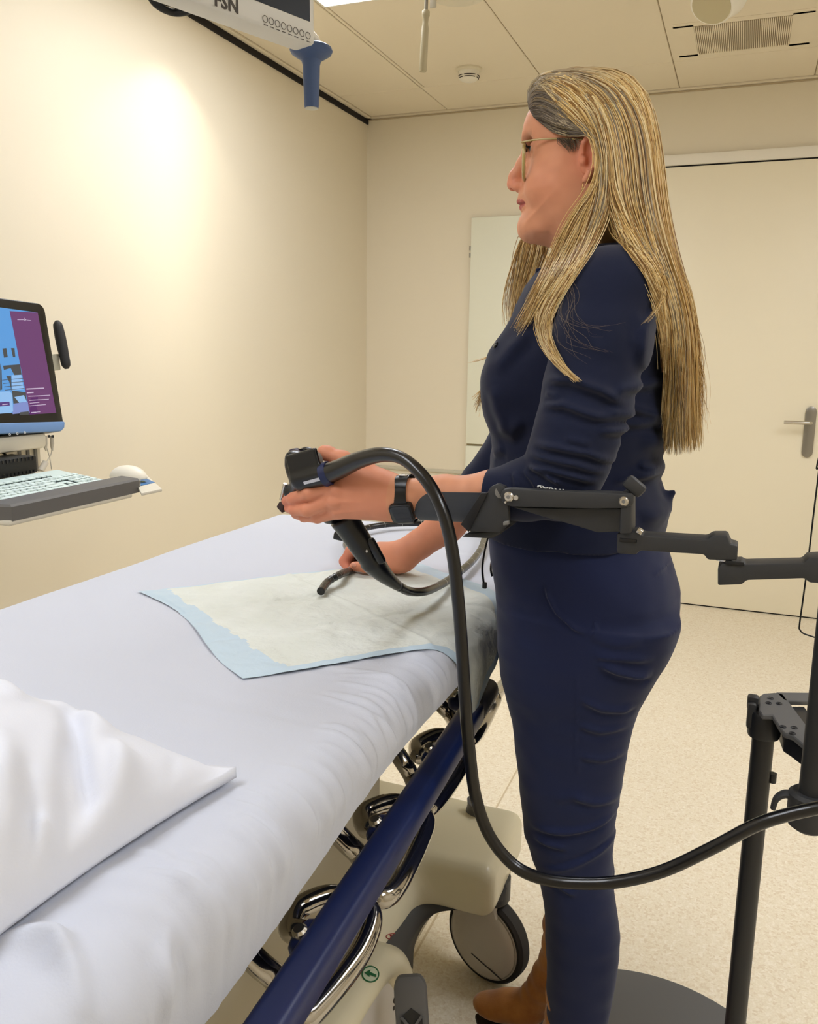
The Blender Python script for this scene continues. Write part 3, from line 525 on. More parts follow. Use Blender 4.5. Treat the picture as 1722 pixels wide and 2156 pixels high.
def inflate(X, Y, Z, grow=0.0, wid=.073, R=.078):
    x, z = np.meshgrid(X[:, 0, 0], Z[0, 0, :], indexing='ij'); n = len(PZ); d = np.full(x.shape, 9.0); ins = np.zeros(x.shape, bool)
    for i in range(n):
        a = PZ[i]; b = PZ[(i+1) % n]; ba = b-a; t = np.clip(((x-a[0])*ba[0]+(z-a[1])*ba[1])/(ba@ba), 0, 1); d = np.minimum(d, np.hypot(x-a[0]-t*ba[0], z-a[1]-t*ba[1]))
        c = ((a[1] > z) != (b[1] > z)); xi = a[0]+(z-a[1])/(ba[1] if abs(ba[1]) > 1e-9 else 1e-9)*ba[0]; ins ^= c & (x < xi)
    d = np.where(ins, d, -d)+grow; zt_ = XZ(1130, 470)[1]; w = (wid+grow)*(1-.24*smooths(-z, -zt_, -zt_+.06)); w = w*(1-.10*smooths(-x, .275, .35))
    pw = (2.3-.72*smooths(-z, -XZ(1100, 310)[1], -XZ(1100, 410)[1])*smooths(-x, -XZ(1230, 400)[0], -XZ(1140, 400)[0]))[:, None, :]; q = np.minimum(d, R)/R; e = (np.abs(1-q)[:, None, :]**pw+np.abs((Y-Y0)/w[:, None, :])**pw)**(1/pw); return ((e-1)*min(R, wid)).astype(np.float32)
def P0(px, py, dy=0): return Yp(px, py, Y0)+V3(0, dy, 0)
H_ = SDF((-.43, 1.27, 1.43), (-.10, 1.47, 1.80), .0017)
H_.put(inflate, (-.42, 1.28, 1.44), (-.11, 1.46, 1.79), 0)
H_.chain([P0(1112, 315), P0(1100, 345), P0(1087, 372), P0(1082, 387)], [.008, .0085, .0105, .0112], .008)
for s in (-1, 1):
    H_.ell(P0(1094, 394, .0105*s), (.0105, .0065, .0075), .006).ell(P0(1084, 399.5, .0062*s), (.0055, .0026, .0026), .002, sub=True)
    H_.ell(P0(1112, 336, .058*s), (.0140, .032, .034), .012, sub=True); H_.ell(P0(1122, 320, .034*s), (.016, .017, .011), .012, sub=True); H_.ell(P0(1143, 323, .0335*s), (.0132, .0135, .0132), .004)
    H_.ell(P0(1124, 324, .034*s), (.009, .0115, .0030), .002, sub=True)
    H_.ell(P0(1154, 402, .043*s), (.024, .018, .026), .02)
LPU = [P0(1122, 431, -.026), P0(1110, 428, -.017), P0(1099, 426, -.006), P0(1099, 426, .006), P0(1110, 428, .017), P0(1122, 431, .026)]; LPL = [P0(1122, 433, -.025), P0(1112, 437, -.016), P0(1105, 438, -.006), P0(1105, 438, .006), P0(1112, 437, .016), P0(1122, 433, .025)]; H_.chain(LPU, [.0028, .0052, .0060, .0060, .0052, .0028], .004).chain(LPL, [.0026, .0052, .0062, .0062, .0052, .0026], .004); LPM = [p*.5+q*.5-V3(.004, 0, 0) for p, q in zip(LPU, LPL)]
for i in range(5): H_.cone(LPM[i]-V3(.002, 0, 0), LPM[i+1]-V3(.002, 0, 0), .0016, .0016, .002, True)
H_.ell(P0(1115, 477), (.014, .018, .016), .012)
H_.ell(P0(1150, 487), (.035, .045, .016), .025)
for s in (-1, 1):
    f = (lambda p: p) if s < 0 else mir; ye = Y0-.078
    H_.ell(f(Yp(1241, 328, ye)), (.0165, .0085, .027), .005)
    ep = [(1227, 322), (1228, 303), (1237, 291), (1248, 292), (1255, 306), (1256, 325), (1251, 345), (1243, 362), (1235, 378)]
    H_.chain([f(Yp(px, py, ye-.0085)) for px, py in ep], [.0036, .004, .0042, .0042, .0042, .004, .0042, .0055, .0065], .003)
    H_.ell(f(Yp(1240, 337, ye-.011)), (.0075, .007, .012), .003, sub=True).ell(f(Yp(1241, 312, ye-.0115)), (.006, .005, .010), .003, sub=True).ell(f(Yp(1228, 340, ye-.006)), (.0055, .005, .006), .003)
H_.cone(P0(1250, 470), P0(1275, 590), .052, .058, .02)
# arms and hands
def An(px, py, y): return Yp(px, py, y)
YA = 1.145
A1 = SDF((-.72, 1.05, 1.04), (-.10, 1.30, 1.30), .0017)
A1.chain([An(1180, 1028, 1.15), An(1040, 1040, YA), An(950, 1048, YA), An(880, 1051, YA)], [.040, .033, .029, .0225], .01)
for dz in (-.008, .008): A1.chain([An(930, 1045, YA)+V3(0, 0, dz), An(850, 1051, YA)+V3(0, 0, dz), An(820, 1051, YA)+V3(0, 0, dz)], [.0215, .019, .0195], .015)
mcp = [An(727, 1000, 1.15), An(708, 1026, 1.136), An(702, 1054, 1.133), An(712, 1078, 1.138)]; wr0 = [An(826, 1032, YA), An(824, 1042, 1.138), An(824, 1056, 1.138), An(824, 1068, 1.142)]
for m_, w_, r_ in zip(mcp, wr0, (.0125, .013, .0125, .011)): A1.chain([w_, m_], [.019, r_], .016)
A1.ell(An(768, 1040, 1.147), (.042, .014, .030), .012)
A1.chain([mcp[0], An(672, 1004, 1.165), An(632, 1010, 1.195), An(618, 1016, 1.225)], [.0115, .0098, .0085, .0075], .005)
A1.chain([mcp[1], An(652, 1038, 1.128), An(618, 1050, 1.138), An(603, 1055, 1.158)], [.0122, .0108, .0095, .0080], .005)
A1.chain([mcp[2], An(647, 1074, 1.130), An(620, 1073, 1.140), An(608, 1070, 1.162)], [.0120, .0105, .0090, .0078], .004)
A1.chain([mcp[3], An(668, 1089, 1.143), An(640, 1088, 1.156), An(622, 1083, 1.178)], [.0108, .0092, .0082, .0072], .004)
A1.chain([An(815, 1022, 1.15), An(765, 992, 1.155), An(722, 968, 1.165), An(690, 955, 1.168), An(680, 951, 1.168)], [.02, .0148, .0118, .0098, .0085], .012)
A1.cone(An(800, 1020, 1.15), An(735, 1000, 1.155), .016, .012, .014)
for k_ in range(4): A1.cone(An(830, 1046+k_*5, 1.122), mcp[k_]-V3(.0, .0125, 0), .0016, .0022, .004)
for (qx, qy) in ((690, 1037), (686, 1062)): A1.ell(An(qx+16, qy-4, 1.121), (.007, .004, .006), .008)
A2 = SDF((-.88, 1.42, .88), (-.30, 1.76, 1.30), .0019)
A2.chain([An(1010, 1030, 1.60), An(940, 1105, 1.585), An(880, 1148, 1.565), An(848, 1170, 1.55)], [.044, .036, .0285, .0255], .01)
YH = 1.55
A2.chain([An(848, 1168, YH), An(800, 1165, YH+.01)], [.0265, .024], .02); A2.cone(An(845, 1178, YH-.005), An(805, 1182, YH-.005), .022, .02, .02)
for i, (mx_, my_) in enumerate(((782, 1160), (783, 1166), (790, 1174), (800, 1182))):
    yy = YH+.012+.021*i; A2.chain([An(830, 1168, yy), An(mx_, my_, yy), An(740+4*i, 1159+3*i, yy), An(725+5*i, 1182+2*i, yy-.004), An(734+4*i, 1199, yy-.014)], [.017, .0142, .0118, .0105, .0085], .006)
A2.chain([An(835, 1188, YH-.012), An(800, 1193, YH-.028), An(772, 1193, YH-.032), An(746, 1193, YH-.03)], [.018, .0135, .0118, .0100], .008)
T_ = SDF((-.42, 1.16, .90), (-.02, 1.58, 1.52), .007)
def rows_y(rows, y, dx=0, dy=0, sh=0):
    out = []
    for py, f, b, ry in rows:
        a = Yp(f, py, y); c = Yp(b, py, y); out.append((.5*(a[2]+c[2]), .5*(a[0]+c[0])+dx, y+dy, .5*(c[0]-a[0])-sh, ry-sh))
    return out
TORSO = [(522, 1205, 1322, .058), (540, 1185, 1338, .072), (558, 1160, 1354, .10), (582, 1136, 1376, .142), (612, 1114, 1392, .163), (650, 1096, 1402, .17), (700, 1080, 1410, .165), (740, 1066, 1414, .162), (780, 1058, 1416, .158), (830, 1054, 1416, .153), (880, 1052, 1411, .148), (920, 1049, 1403, .145), (960, 1042, 1393, .145), (1000, 1038, 1391, .152), (1040, 1037, 1404, .16), (1080, 1036, 1406, .167), (1118, 1034, 1400, .172)]
PELV = [(1092, 1042, 1396, .15), (1130, 1040, 1402, .163), (1180, 1045, 1419, .171), (1230, 1053, 1433, .175), (1280, 1060, 1433, .174), (1330, 1064, 1418, .171), (1380, 1068, 1390, .165), (1420, 1072, 1366, .155), (1470, 1085, 1336, .12), (1520, 1105, 1310, .06)]
LEG = [(1300, 1072, 1430, .088), (1340, 1066, 1416, .092), (1380, 1064, 1396, .092), (1430, 1069, 1366, .089), (1480, 1076, 1341, .085), (1560, 1085, 1324, .079), (1640, 1094, 1309, .073), (1700, 1100, 1298, .067), (1760, 1104, 1292, .063), (1800, 1119, 1290, .06), (1850, 1136, 1291, .057), (1900, 1146, 1298, .058), (1960, 1149, 1307, .058), (2000, 1150, 1305, .056), (2050, 1151, 1298, .053), (2100, 1152, 1289, .049), (2156, 1153, 1276, .046), (2210, 1158, 1264, .045)]
T_.loft(rows_y(TORSO, Y0, sh=.02), 0); T_.loft(rows_y(PELV[:7], Y0, sh=.02), .02)
L_ = SDF((-.45, 1.16, .06), (-.0, 1.60, 1.05), .008); YN = 1.285
NL = rows_y(LEG, YN); FL = [(z, x-.034-.018*smooths(z, .45, .85), y+.176, rx_, ry_) for z, x, y, rx_, ry_ in NL]
L_.loft([(z, x, y, a-.014, b-.014) for z, x, y, a, b in NL], 0); L_.loft([(z, x, y, a-.014, b-.014) for z, x, y, a, b in FL], 0)
for q in (NL, FL): L_.cone(V3(q[0][1], q[0][2], .0)*0+V3(q[-1][1]+.01, q[-1][2], .30), V3(q[-1][1]+.02, q[-1][2], .09), .032, .03, .02)
body = sdf_mb(H_, A1, A2, T_, L_).build('body', 'skin', woman, 180)
def skin_col(P):
    c = np.tile(np.array([214., 148, 112]), (len(P), 1)); dx = lambda q: np.linalg.norm((P-np.array(q))*np.array([1, .6, 1]), axis=1)
    def mixc(w, col): c[:] = c*(1-w[:, None])+np.array(col, float)*w[:, None]
    mixc(.35*np.exp(-(dx(P0(1085, 388))/.016)**2), (206, 104, 88)); mixc(.22*np.exp(-(np.linalg.norm(P-Yp(1150, 390, Y0-.06), axis=1)/.035)**2), (206, 120, 90)); mixc(.5*np.exp(-(np.linalg.norm(P-Yp(1243, 325, Y0-.085), axis=1)/.03)**2), (212, 112, 90))
    lipz = XZ(1100, 431); up_ = ((P[:, 2] > lipz[1]-.0105+.006*(np.abs(P[:, 1]-Y0)/.026)**2) & (P[:, 2] < lipz[1]+.0078-.005*(np.abs(P[:, 1]-Y0)/.026)**2) & (P[:, 0] < XZ(1119, 431)[0]+0*P[:, 1]) & (np.abs(P[:, 1]-Y0) < .026)); mixc(up_*.85, (172, 86, 80))
    mixc(.22*np.exp(-(((P[:, 2]-XZ(1110, 298)[1])/.004)**2))*((P[:, 0] < XZ(1140, 300)[0]) & (P[:, 2] > 1.6) & (np.abs(np.abs(P[:, 1]-Y0)-.034) < .02)), (120, 84, 60))
    n = vnoise(P[:, 0]*90, P[:, 1]*90, P[:, 2]*90); c += 5*n[:, None]
    hd = (P[:, 0] < XZ(830, 1050, YA)[0]) & (P[:, 2] < 1.3); w = hd*.35; mixc(w, (212, 126, 100)); fa = np.maximum(np.exp(-(np.linalg.norm(P-An(606, 1055, 1.15), axis=1)/.03)**2), np.exp(-(np.linalg.norm(P-An(728, 1185, YH), axis=1)/.03)**2)); mixc(.4*fa, (206, 108, 92)); return c
vcol(body, skin_col)
for s in (-1, 1):
    ey = MB(); ir = MB(); la = MB()
    c = P0(1143, 323, .0335*s); ey.ball(c, .0122, 20); ir.lathe([(0, .0001), (.0055, 0), (.0055, -.003), (0, -.003)], c+V3(-.0122, .0, 0), (-1, 0, 0), 16)
    for q in np.linspace(-1, 1, 16): a_ = c+V3(-.0135+.004*q*q, .0105*q, .0028-.002*q*q); la.tube([a_, a_+V3(-.0045, .0022*q, .0012), a_+V3(-.0075, .0035*q, .0045)], [.0011, .0009, .0003], 4)
    eo = ey.build('eye', 'eye_white', woman, 180); ir.build('iris', 'iris', eo); la.build('eyelash', 'lash', woman)['kind'] = 'stuff'
# nails
mat('nail', (226, 160, 136), .3)
for p_, d_ in ((An(745, 1190, YH-.041), (-1, .1, .05)), (An(683, 947.5, 1.1635), (-1, .1, .3))):
    MB().ball(p_, (.0062, .0022, .0048), 10).build('fingernail', 'nail', woman)
# ------------------------------------------------------------------ blouse
def fold(segs, yside, lim):   # creases given by the lines they follow on the near side of a garment
    L = [(np.array([[q[0], q[2]] for q in (Yp(px, py, yside) for px, py in pts)]), w, a) for pts, w, a in segs]
    def f(X, Y, Z):
        x, z = np.meshgrid(X[:, 0, 0], Z[0, 0, :], indexing='ij'); r = np.zeros(x.shape)
        for P, w, a in L:
            best = np.full(x.shape, 9.0); sg = np.zeros(x.shape); pos = np.zeros(x.shape); n = len(P)-1
            for i in range(n):
                A = P[i]; B = P[i+1]; ba = B-A; t = np.clip(((x-A[0])*ba[0]+(z-A[1])*ba[1])/(ba@ba), 0, 1); ex = x-A[0]-t*ba[0]; ez = z-A[1]-t*ba[1]; d = np.hypot(ex, ez); m = d < best
                best = np.where(m, d, best); sg = np.where(m, np.sign(ba[0]*ez-ba[1]*ex), sg); pos = np.where(m, (i+t)/n, pos)
            s = best*sg/w; env = np.clip(np.minimum(pos, 1-pos)*5, 0, 1); r += a*env*(-1.6*s*np.exp(-s*s)-.5*np.exp(-s*s))
        return (r[:, None, :]*smooths(-Y, -lim-.03, -lim+.03)).astype(np.float32)
    return f
B_ = SDF((-.56, 1.03, .92), (.03, 1.74, 1.58), .0031)
B_.loft(rows_y(TORSO, Y0), 0, 2.15)
for s in (-1, 1): B_.ell(V3(*P0(1105, 812))+V3(0, .072*s, 0), (.047, .066, .07), .05)
AN = [An(1282, 622, 1.20), An(1262, 720, 1.185), An(1240, 820, 1.17), An(1216, 905, 1.155), An(1196, 965, 1.15), An(1180, 1018, 1.15)]
B_.ell(An(1300, 605, 1.225), (.07, .075, .055), .04); B_.chain(AN, [.064, .064, .0605, .0565, .055, .051], .012); B_.chain([AN[-1], An(1110, 1030, 1.147), An(1026, 1042, YA)], [.050, .042, .0365], .012)
AF = [mir(An(1282, 622, 1.20))+V3(-.035, -.018, -.004), An(1165, 790, 1.57), An(1090, 930, 1.605), An(1020, 1025, 1.61)]; B_.chain(AF, [.060, .058, .053, .05], .015); B_.chain([AF[-1], An(985, 1066, 1.60)], [.05, .041], .01)
B_.cone(P0(1375, 1064), P0(1417, 1037), .022, .005, .012); B_.ell(P0(1362, 985), (.026, .1, .018), .01).ell(P0(1372, 1068), (.03, .10, .022), .012).ell(P0(1372, 920), (.03, .09, .02), .015)
FB = [(p, w, a*1.3) for p, w, a in [([(1138, 806), (1200, 806), (1265, 828), (1322, 866)], .008, .0065), ([(1132, 858), (1190, 858), (1250, 880), (1312, 893)], .007, .006), ([(1140, 835), (1180, 838)], .006, .003), ([(1118, 938), (1180, 945), (1240, 958), (1290, 985)], .006, .0055), ([(1112, 958), (1160, 968), (1215, 980), (1272, 1004)], .0055, .005), ([(1105, 985), (1160, 990), (1220, 1008), (1255, 1022)], .005, .005), ([(1112, 985), (1150, 1000), (1190, 1024)], .005, .005), ([(1100, 992), (1120, 1010), (1135, 1032)], .004, .004), ([(1076, 996), (1084, 1010), (1086, 1032)], .004, .003), ([(1190, 925), (1250, 940)], .006, .003), ([(1335, 640), (1330, 720), (1345, 800)], .011, .004)]]
BK = [([(1330, 820), (1370, 815), (1415, 800)], .009, .006), ([(1310, 850), (1360, 870), (1405, 885)], .009, .007), ([(1300, 890), (1350, 893), (1402, 892)], .008, .007), ([(1395, 650), (1380, 700), (1375, 760)], .008, .006), ([(1300, 1010), (1350, 1003), (1398, 1000)], .008, .006), ([(1345, 980), (1395, 990)], .006, .005), ([(1060, 900), (1100, 915), (1130, 880)], .012, .005), ([(1045, 960), (1080, 945)], .01, .004), ([(1055, 810), (1062, 860), (1085, 910)], .012, .004), ([(1070, 790), (1110, 740), (1150, 700)], .014, .004), ([(1052, 985), (1068, 1010)], .01, .004)]
B_.warp(fold(FB, 1.11, 1.22), None, None); B_.warp(fold(BK, 1.30, 1.36), None, None)
B_.warp(lambda X, Y, Z: .0013*vnoise(X*34+0*Y, Y*34, Z*48)+.0016*np.sin(Z*190+Y*30+X*20)*smooths(-Z, -1.06, -1.0)*0)
for (px, py, yy, dr) in ((1022, 1026, YA, -1),): B_.put(lambda X, Y, Z, x0=An(1027, 1020, YA)[0]: X-x0+0*Y+0*Z, (-.56, 1.08, 1.11), (An(1027, 1020, YA)[0], 1.192, 1.224), 0, True, .004)
cu0 = An(985, 1068, 1.60); cdir = nrm(An(848, 1170, 1.55)-An(1010, 1030, 1.60)); B_.put(lambda X, Y, Z: -((X-cu0[0])*cdir[0]+(Y-cu0[1])*cdir[1]+(Z-cu0[2])*cdir[2]), cu0-V3(.09, .06, .07), cu0+V3(.05, .06, .06), 0, True, .004)
blouse = sdf_mb(B_).build('blouse', 'navy', woman, 180); TBL = bvh(blouse)
# placket buttons and collar
for px, py in ((1041, 727),):
    bp = drop(TBL, px+3, py, 0)
    if bp is not None: MB().lathe([(0, .003), (.004, .003), (.0052, .0015), (.0052, -.001)], bp, (-.8, -.5, .3), 16).build('button', 'button_dark', blouse)
co_ = MB(); cpts = []
for q in np.linspace(.55, 1.45, 26):
    cpts.append((q*math.pi, 0))
def collar_pt(q, r, h): c = P0(1258, 582); return V3(c[0]-.062*math.cos(q)*r-.0, Y0+.072*math.sin(q)*r, c[2]+h)
cg = np.array([[collar_pt(q, r, h+.012*abs(q)/2.6) for r, h in ((1.02, -.005), (1.0, .02), (1.03, .032), (1.12, .018), (1.22, -.012), (1.2, -.014), (1.05, .01))] for q in np.linspace(-2.7, 2.7, 60)])
co_.add(*grid_mb(cg)); co_.build('collar', 'navy', blouse, 180)
tip = An(1152, 577, 1.36); MB().prism([(-.022, -.004), (.012, -.010), (.016, .010), (-.016, .012)], tip, (1, 0, .2), (-.2, 0, 1), (0, 1, .2), .004, .0015).build('collar_tip', 'navy', blouse)
# ------------------------------------------------------------------ trousers
Q_ = SDF((-.50, 1.12, .13), (.04, 1.64, 1.13), .0034)
Q_.loft(rows_y(PELV, Y0), 0, 2.2); Q_.loft(NL, .03, 2.15); Q_.loft(FL, .03, 2.15)
FT = [([(1104, 1764), (1180, 1771), (1240, 1768), (1292, 1758)], .006, .006), ([(1112, 1786), (1150, 1798), (1190, 1806)], .006, .005), ([(1292, 1808), (1230, 1828), (1180, 1842), (1130, 1850)], .006, .005), ([(1143, 1868), (1170, 1890), (1205, 1912)], .006, .005), ([(1258, 1395), (1300, 1420), (1345, 1440), (1366, 1446)], .008, .009), ([(1250, 1380), (1310, 1392), (1372, 1408)], .007, .005), ([(1220, 1470), (1265, 1500), (1310, 1516), (1330, 1512)], .007, .006), ([(1215, 1530), (1260, 1552), (1318, 1560)], .007, .005), ([(1215, 1600), (1265, 1618), (1308, 1622)], .007, .004), ([(1200, 1690), (1240, 1710), (1294, 1726)], .008, .005), ([(1235, 1335), (1290, 1360), (1350, 1365)], .009, .003), ([(1215, 1570), (1210, 1640)], .003, .0015), ([(1215, 1380), (1214, 1480), (1208, 1560), (1203, 1640)], .0025, .0016), ([(1145, 1222), (1152, 1256), (1172, 1290), (1210, 1320), (1240, 1336)], .004, .0045), ([(1250, 1308), (1254, 1322), (1244, 1334)], .003, .003), ([(1360, 1240), (1400, 1236), (1438, 1226)], .0028, .0025), ([(1165, 1700), (1200, 1690), (1240, 1700)], .01, .002)]
Q_.warp(fold(FT, 1.20, 1.36), None, None); Q_.warp(lambda X, Y, Z: .0012*vnoise(X*30+0*Y, Y*30, Z*42))
for rows in (NL, FL): Q_.cone(V3(rows[-1][1], rows[-1][2], rows[-1][0]-.03), V3(rows[-1][1], rows[-1][2], rows[-1][0]+.02), .036, .036, 0, True)
trousers = sdf_mb(Q_).build('trousers', 'navy_trousers', woman, 180)
st = MB(); a_ = An(1028, 1128, 1.40)
for dx, l in ((0, .085), (.012, .075)): st.tube(cr([a_+V3(dx*.4, dx, 0), a_+V3(-.006+dx, dx, -.03), a_+V3(-.009+dx, dx, -.06), a_+V3(-.006+dx, dx, -l)], 6), .0042, 8, flat=.4)
st.box(a_+V3(-.004, 0, -.09), (.008, .006, .012), .002); st.build('drawstring', 'watch_black', woman)
# ------------------------------------------------------------------ ankle boots
def boot(dx, y):
    b = SDF((-.48, 1.2, .015), (-.02, 1.56, .36), .004); q = lambda px, py: V3(Yp(px, py, 1.46)[0]+dx, y, Yp(px, py, 1.46)[2])
    b.ell(q(1040, 2118), (.044, .034, .021), .01).ell(q(1090, 2120), (.055, .04, .028), .02); b.chain([q(1120, 2106), q(1165, 2060), q(1190, 2010), q(1192, 1950)], [.03, .038, .042, .045], .02); b.ell(q(1205, 2115), (.04, .034, .032), .02)
    b.warp(lambda X, Y, Z: -.0011*np.sin(Z*170+X*90+2*np.sin(X*60))*smooths(Z, .1, .15)+0*Y); zs = .042
    b.put(lambda X, Y, Z: Z-zs+0*X+0*Y, (-.5, 1.1, 0), (0, 1.6, zs-.004), .004, True)
    o = sdf_mb(b).build('boot', 'boot_suede', woman, 180); s_ = MB(); t0 = q(1000, 2120); x0 = t0[0]
    ol = [(.0, .0), (.012, .022), (.05, .036), (.10, .038), (.15, .03), (.2, .03), (.245, .026), (.258, 0)]; ol = ol+[(u, -v) for u, v in ol[-2:0:-1]]
    s_.prism(ol, (x0, y, zs-.004), (1, 0, 0), (0, 1, 0), (0, 0, 1), .010, .003); s_.box((x0+.215, y, .030), (.075, .05, .018), .006); s_.build('sole', 'sole', o)
boot(0, 1.461); boot(.045, 1.287)
# ------------------------------------------------------------------ watch, glasses, earring
wc = An(853, 1051, YA); wt = nrm(An(930, 1045, YA)-An(820, 1051, YA)); wu = V3(0, 0, 1)-wt*wt[2]; wu = nrm(wu); wv = np.cross(wt, wu)
def ringpt(q, r, o): return wc+wt*o+wu*(.0340+r)*math.cos(q)+wv*(.0272+r)*math.sin(q)
g = np.array([[ringpt(q, r, o) for r, o in ((0, -.0125), (.0022, -.0125), (.0028, 0), (.0022, .0125), (0, .0125), (0, -.0125))] for q in np.linspace(0, 2*math.pi, 60)])
wb = MB(); wb.add(*grid_mb(g)); band = wb.build('watch_band', 'watch_black', woman, 60)
wn = nrm(V3(.10, -.90, -.42)); wx = nrm(wt-wn*(wt@wn)); wy = np.cross(wn, wx); wf = An(847, 1079, YA-.0255); rrp = lambda a, b, r: [(sx*(a-r)+r*math.cos(q), sy*(b-r)+r*math.sin(q)) for sx, sy, q0 in ((1, 1, 0), (-1, 1, math.pi/2), (-1, -1, math.pi), (1, -1, 1.5*math.pi)) for q in np.linspace(q0, q0+math.pi/2, 6)]
MB().prism(rrp(.0175, .0155, .006), wf, wx, wy, wn, .010, .003, 3).build('watch_case', 'watch_black', woman, 50); MB().prism(rrp(.0155, .0135, .005), wf+wn*.0052, wx, wy, wn, .0015, .0006).build('watch_glass', 'watch_glass', woman)
MB().box(wc+wu*.036+wt*.004, (.014, .02, .002), .0008).build('watch_buckle', 'nickel', woman)
gx = Yp(1093, 300, Y0-.06)[0]; zt_, zb_ = XZ(1092, 296, Y0-.06)[1], XZ(1098, 378, Y0-.04)[1]
glf = MB(); LENS = []; RIMS = []
for s in (-1, 1):
    yc = Y0+s*.0345; ol = []
    for q in np.linspace(0, 2*math.pi, 40, endpoint=False):
        c_, s_ = math.cos(q), math.sin(q); r_ = (abs(c_)**2.8+abs(s_)**2.8)**(-1/2.8); u, v = .0268*c_*r_, .5*(zt_-zb_)*s_*r_; u *= 1-.10*(v < 0)*abs(v)/.028; ol.append((u, v))
    pt = lambda u, v: V3(gx+.022*abs((yc+u-Y0)/.062)**2*.35-.12*(v-.028)*-1*.0+(.028-v)*.02, yc+u, .5*(zt_+zb_)+v)
    loop = [pt(u, v) for u, v in ol]; glf.tube(loop+[loop[0]], .0026, 8)
    gll = MB(); gll.add([pt(0, 0)]+loop, [(0, i+1, (i+1) % 40+1) for i in range(40)]); LENS.append(gll); gld = MB(); gld.tube([pt(u, v) for u, v in ol if v > .018], .0026, 8); RIMS.append(gld)
    tp = [V3(gx+.006, Y0+s*.066, zt_-.004), V3(gx+.03, Y0+s*.070, zt_-.003)]; e_ = Yp(1232, 294, Y0-.076); e_ = e_ if s < 0 else mir(e_); glf.tube(cr([pt(s*.026, .022), tp[0], tp[1], .5*(tp[1]+e_)+V3(0, s*.002, .001), e_], 6), .0014, 8)
glf.tube(cr([V3(gx-.002, Y0-.009, zt_-.012), V3(gx-.005, Y0, zt_-.009), V3(gx-.002, Y0+.009, zt_-.012)], 5), .0018, 8)
gl = glf.build('glasses', 'glasses_frame', woman, 180); [q.build('upper_rim', 'glasses_dark', gl, 180) for q in RIMS]; [q.build('lens', 'lens', gl, 180) for q in LENS]
ec = Yp(1226.5, 394, Y0-.088); MB().torus(ec, (1, .25, 0), .0065, .0007, 20, 6).build('earring', 'gold', woman, 180)
# ------------------------------------------------------------------ hair: a modelled mass with combed strands over it
HB = SDF((-.43, 1.24, 1.12), (.02, 1.52, 1.83), .0035)
HB.put(lambda X, Y, Z: inflate(X, Y, Z, .0075), (-.43, 1.27, 1.44), (-.10, 1.47, 1.81), 0)
hl = [(143, 1100), (200, 1114), (225, 1119), (245, 1128), (262, 1146), (278, 1168), (292, 1196), (308, 1240), (340, 1264), (430, 1268), (520, 1275)]
hz = np.array([XZ(1150, a)[1] for a, b in hl][::-1]); hxx = np.array([XZ(b, a)[0] for a, b in hl][::-1])
def front_cut(X, Y, Z): return (X-np.interp(Z[0, 0, :], hz, hxx).astype(np.float32)[None, None, :])+0*Y
HB.put(front_cut, HB.lo, HB.lo+HB.n*HB.h, .004, True)
HB.loft([(XZ(1300, py)[1], XZ(cx, py)[0], 1.365, rx_, ry_) for py, cx, rx_, ry_ in ((330, 1330, .036, .07), (430, 1336, .042, .074), (500, 1352, .044, .078), (560, 1384, .032, .078), (620, 1412, .022, .076), (700, 1434, .016, .074), (780, 1440, .014, .072), (860, 1437, .013, .06), (915, 1436, .006, .03))], .02)
hb = sdf_mb(HB); NV = hb.n
def field(S, P):
    q = np.clip(((P-S.lo)/S.h).round().astype(int), 0, S.n-1); ok = np.all((P > S.lo) & (P < S.lo+(S.n-1)*S.h), axis=-1); return np.where(ok, S.d[q[..., 0], q[..., 1], q[..., 2]], 1.0)
def clear_body(P, mg):   # lift strands that would run through the head or the blouse out to the surface
    D = EYE-P; D = D/np.linalg.norm(D, axis=-1, keepdims=True); t = np.zeros(P.shape[:2])
    for _ in range(30):
        q = P+D*t[..., None]; ins = np.minimum(np.minimum(field(HB, q), field(B_, q)), field(H_, q)) < mg
        if not ins.any(): break
        t = np.where(ins, t+.0028, t)
    m = t.copy()
    for _ in range(3): p = np.pad(m, ((0, 0), (1, 1)), mode='edge'); m = np.maximum(m, .25*p[:, :-2]+.5*p[:, 1:-1]+.25*p[:, 2:])
    return P+D*np.where(t > .07, 0, m)[..., None]
N_ = 1.285
def gd(*L): return np.array([Yp(px, py, y) for px, py, y in L])
G1 = gd((1170, 149, 1.365), (1230, 143, 1.37), (1292, 146, 1.37), (1344, 178, 1.37), (1372, 250, 1.37), (1386, 350, 1.365), (1398, 460, 1.355), (1420, 560, 1.345), (1447, 640, 1.34), (1461, 760, 1.335), (1466, 870, 1.335), (1474, 948, 1.335))
G2 = gd((1160, 152, 1.345), (1225, 152, 1.33), (1285, 172, 1.312), (1330, 225, 1.295), (1352, 300, 1.285), (1362, 400, 1.275), (1380, 500, 1.265), (1408, 590, 1.262), (1432, 680, 1.272), (1440, 790, 1.282), (1436, 880, 1.285), (1440, 958, 1.29))
G3 = gd((1150, 158, 1.335), (1200, 168, 1.312), (1255, 200, 1.292), (1290, 260, 1.278), (1306, 340, 1.268), (1316, 430, 1.262), (1345, 505, 1.25), (1385, 575, 1.25), (1408, 650, 1.262), (1416, 780, 1.278), (1410, 870, 1.285), (1400, 958, 1.29))
G3b = gd((1150, 158, 1.335), (1195, 172, 1.312), (1240, 210, 1.292), (1268, 270, 1.276), (1278, 350, 1.266), (1290, 430, 1.258), (1322, 495, 1.24), (1365, 545, 1.232), (1395, 600, 1.24), (1408, 680, 1.262), (1408, 760, 1.28), (1402, 850, 1.285))
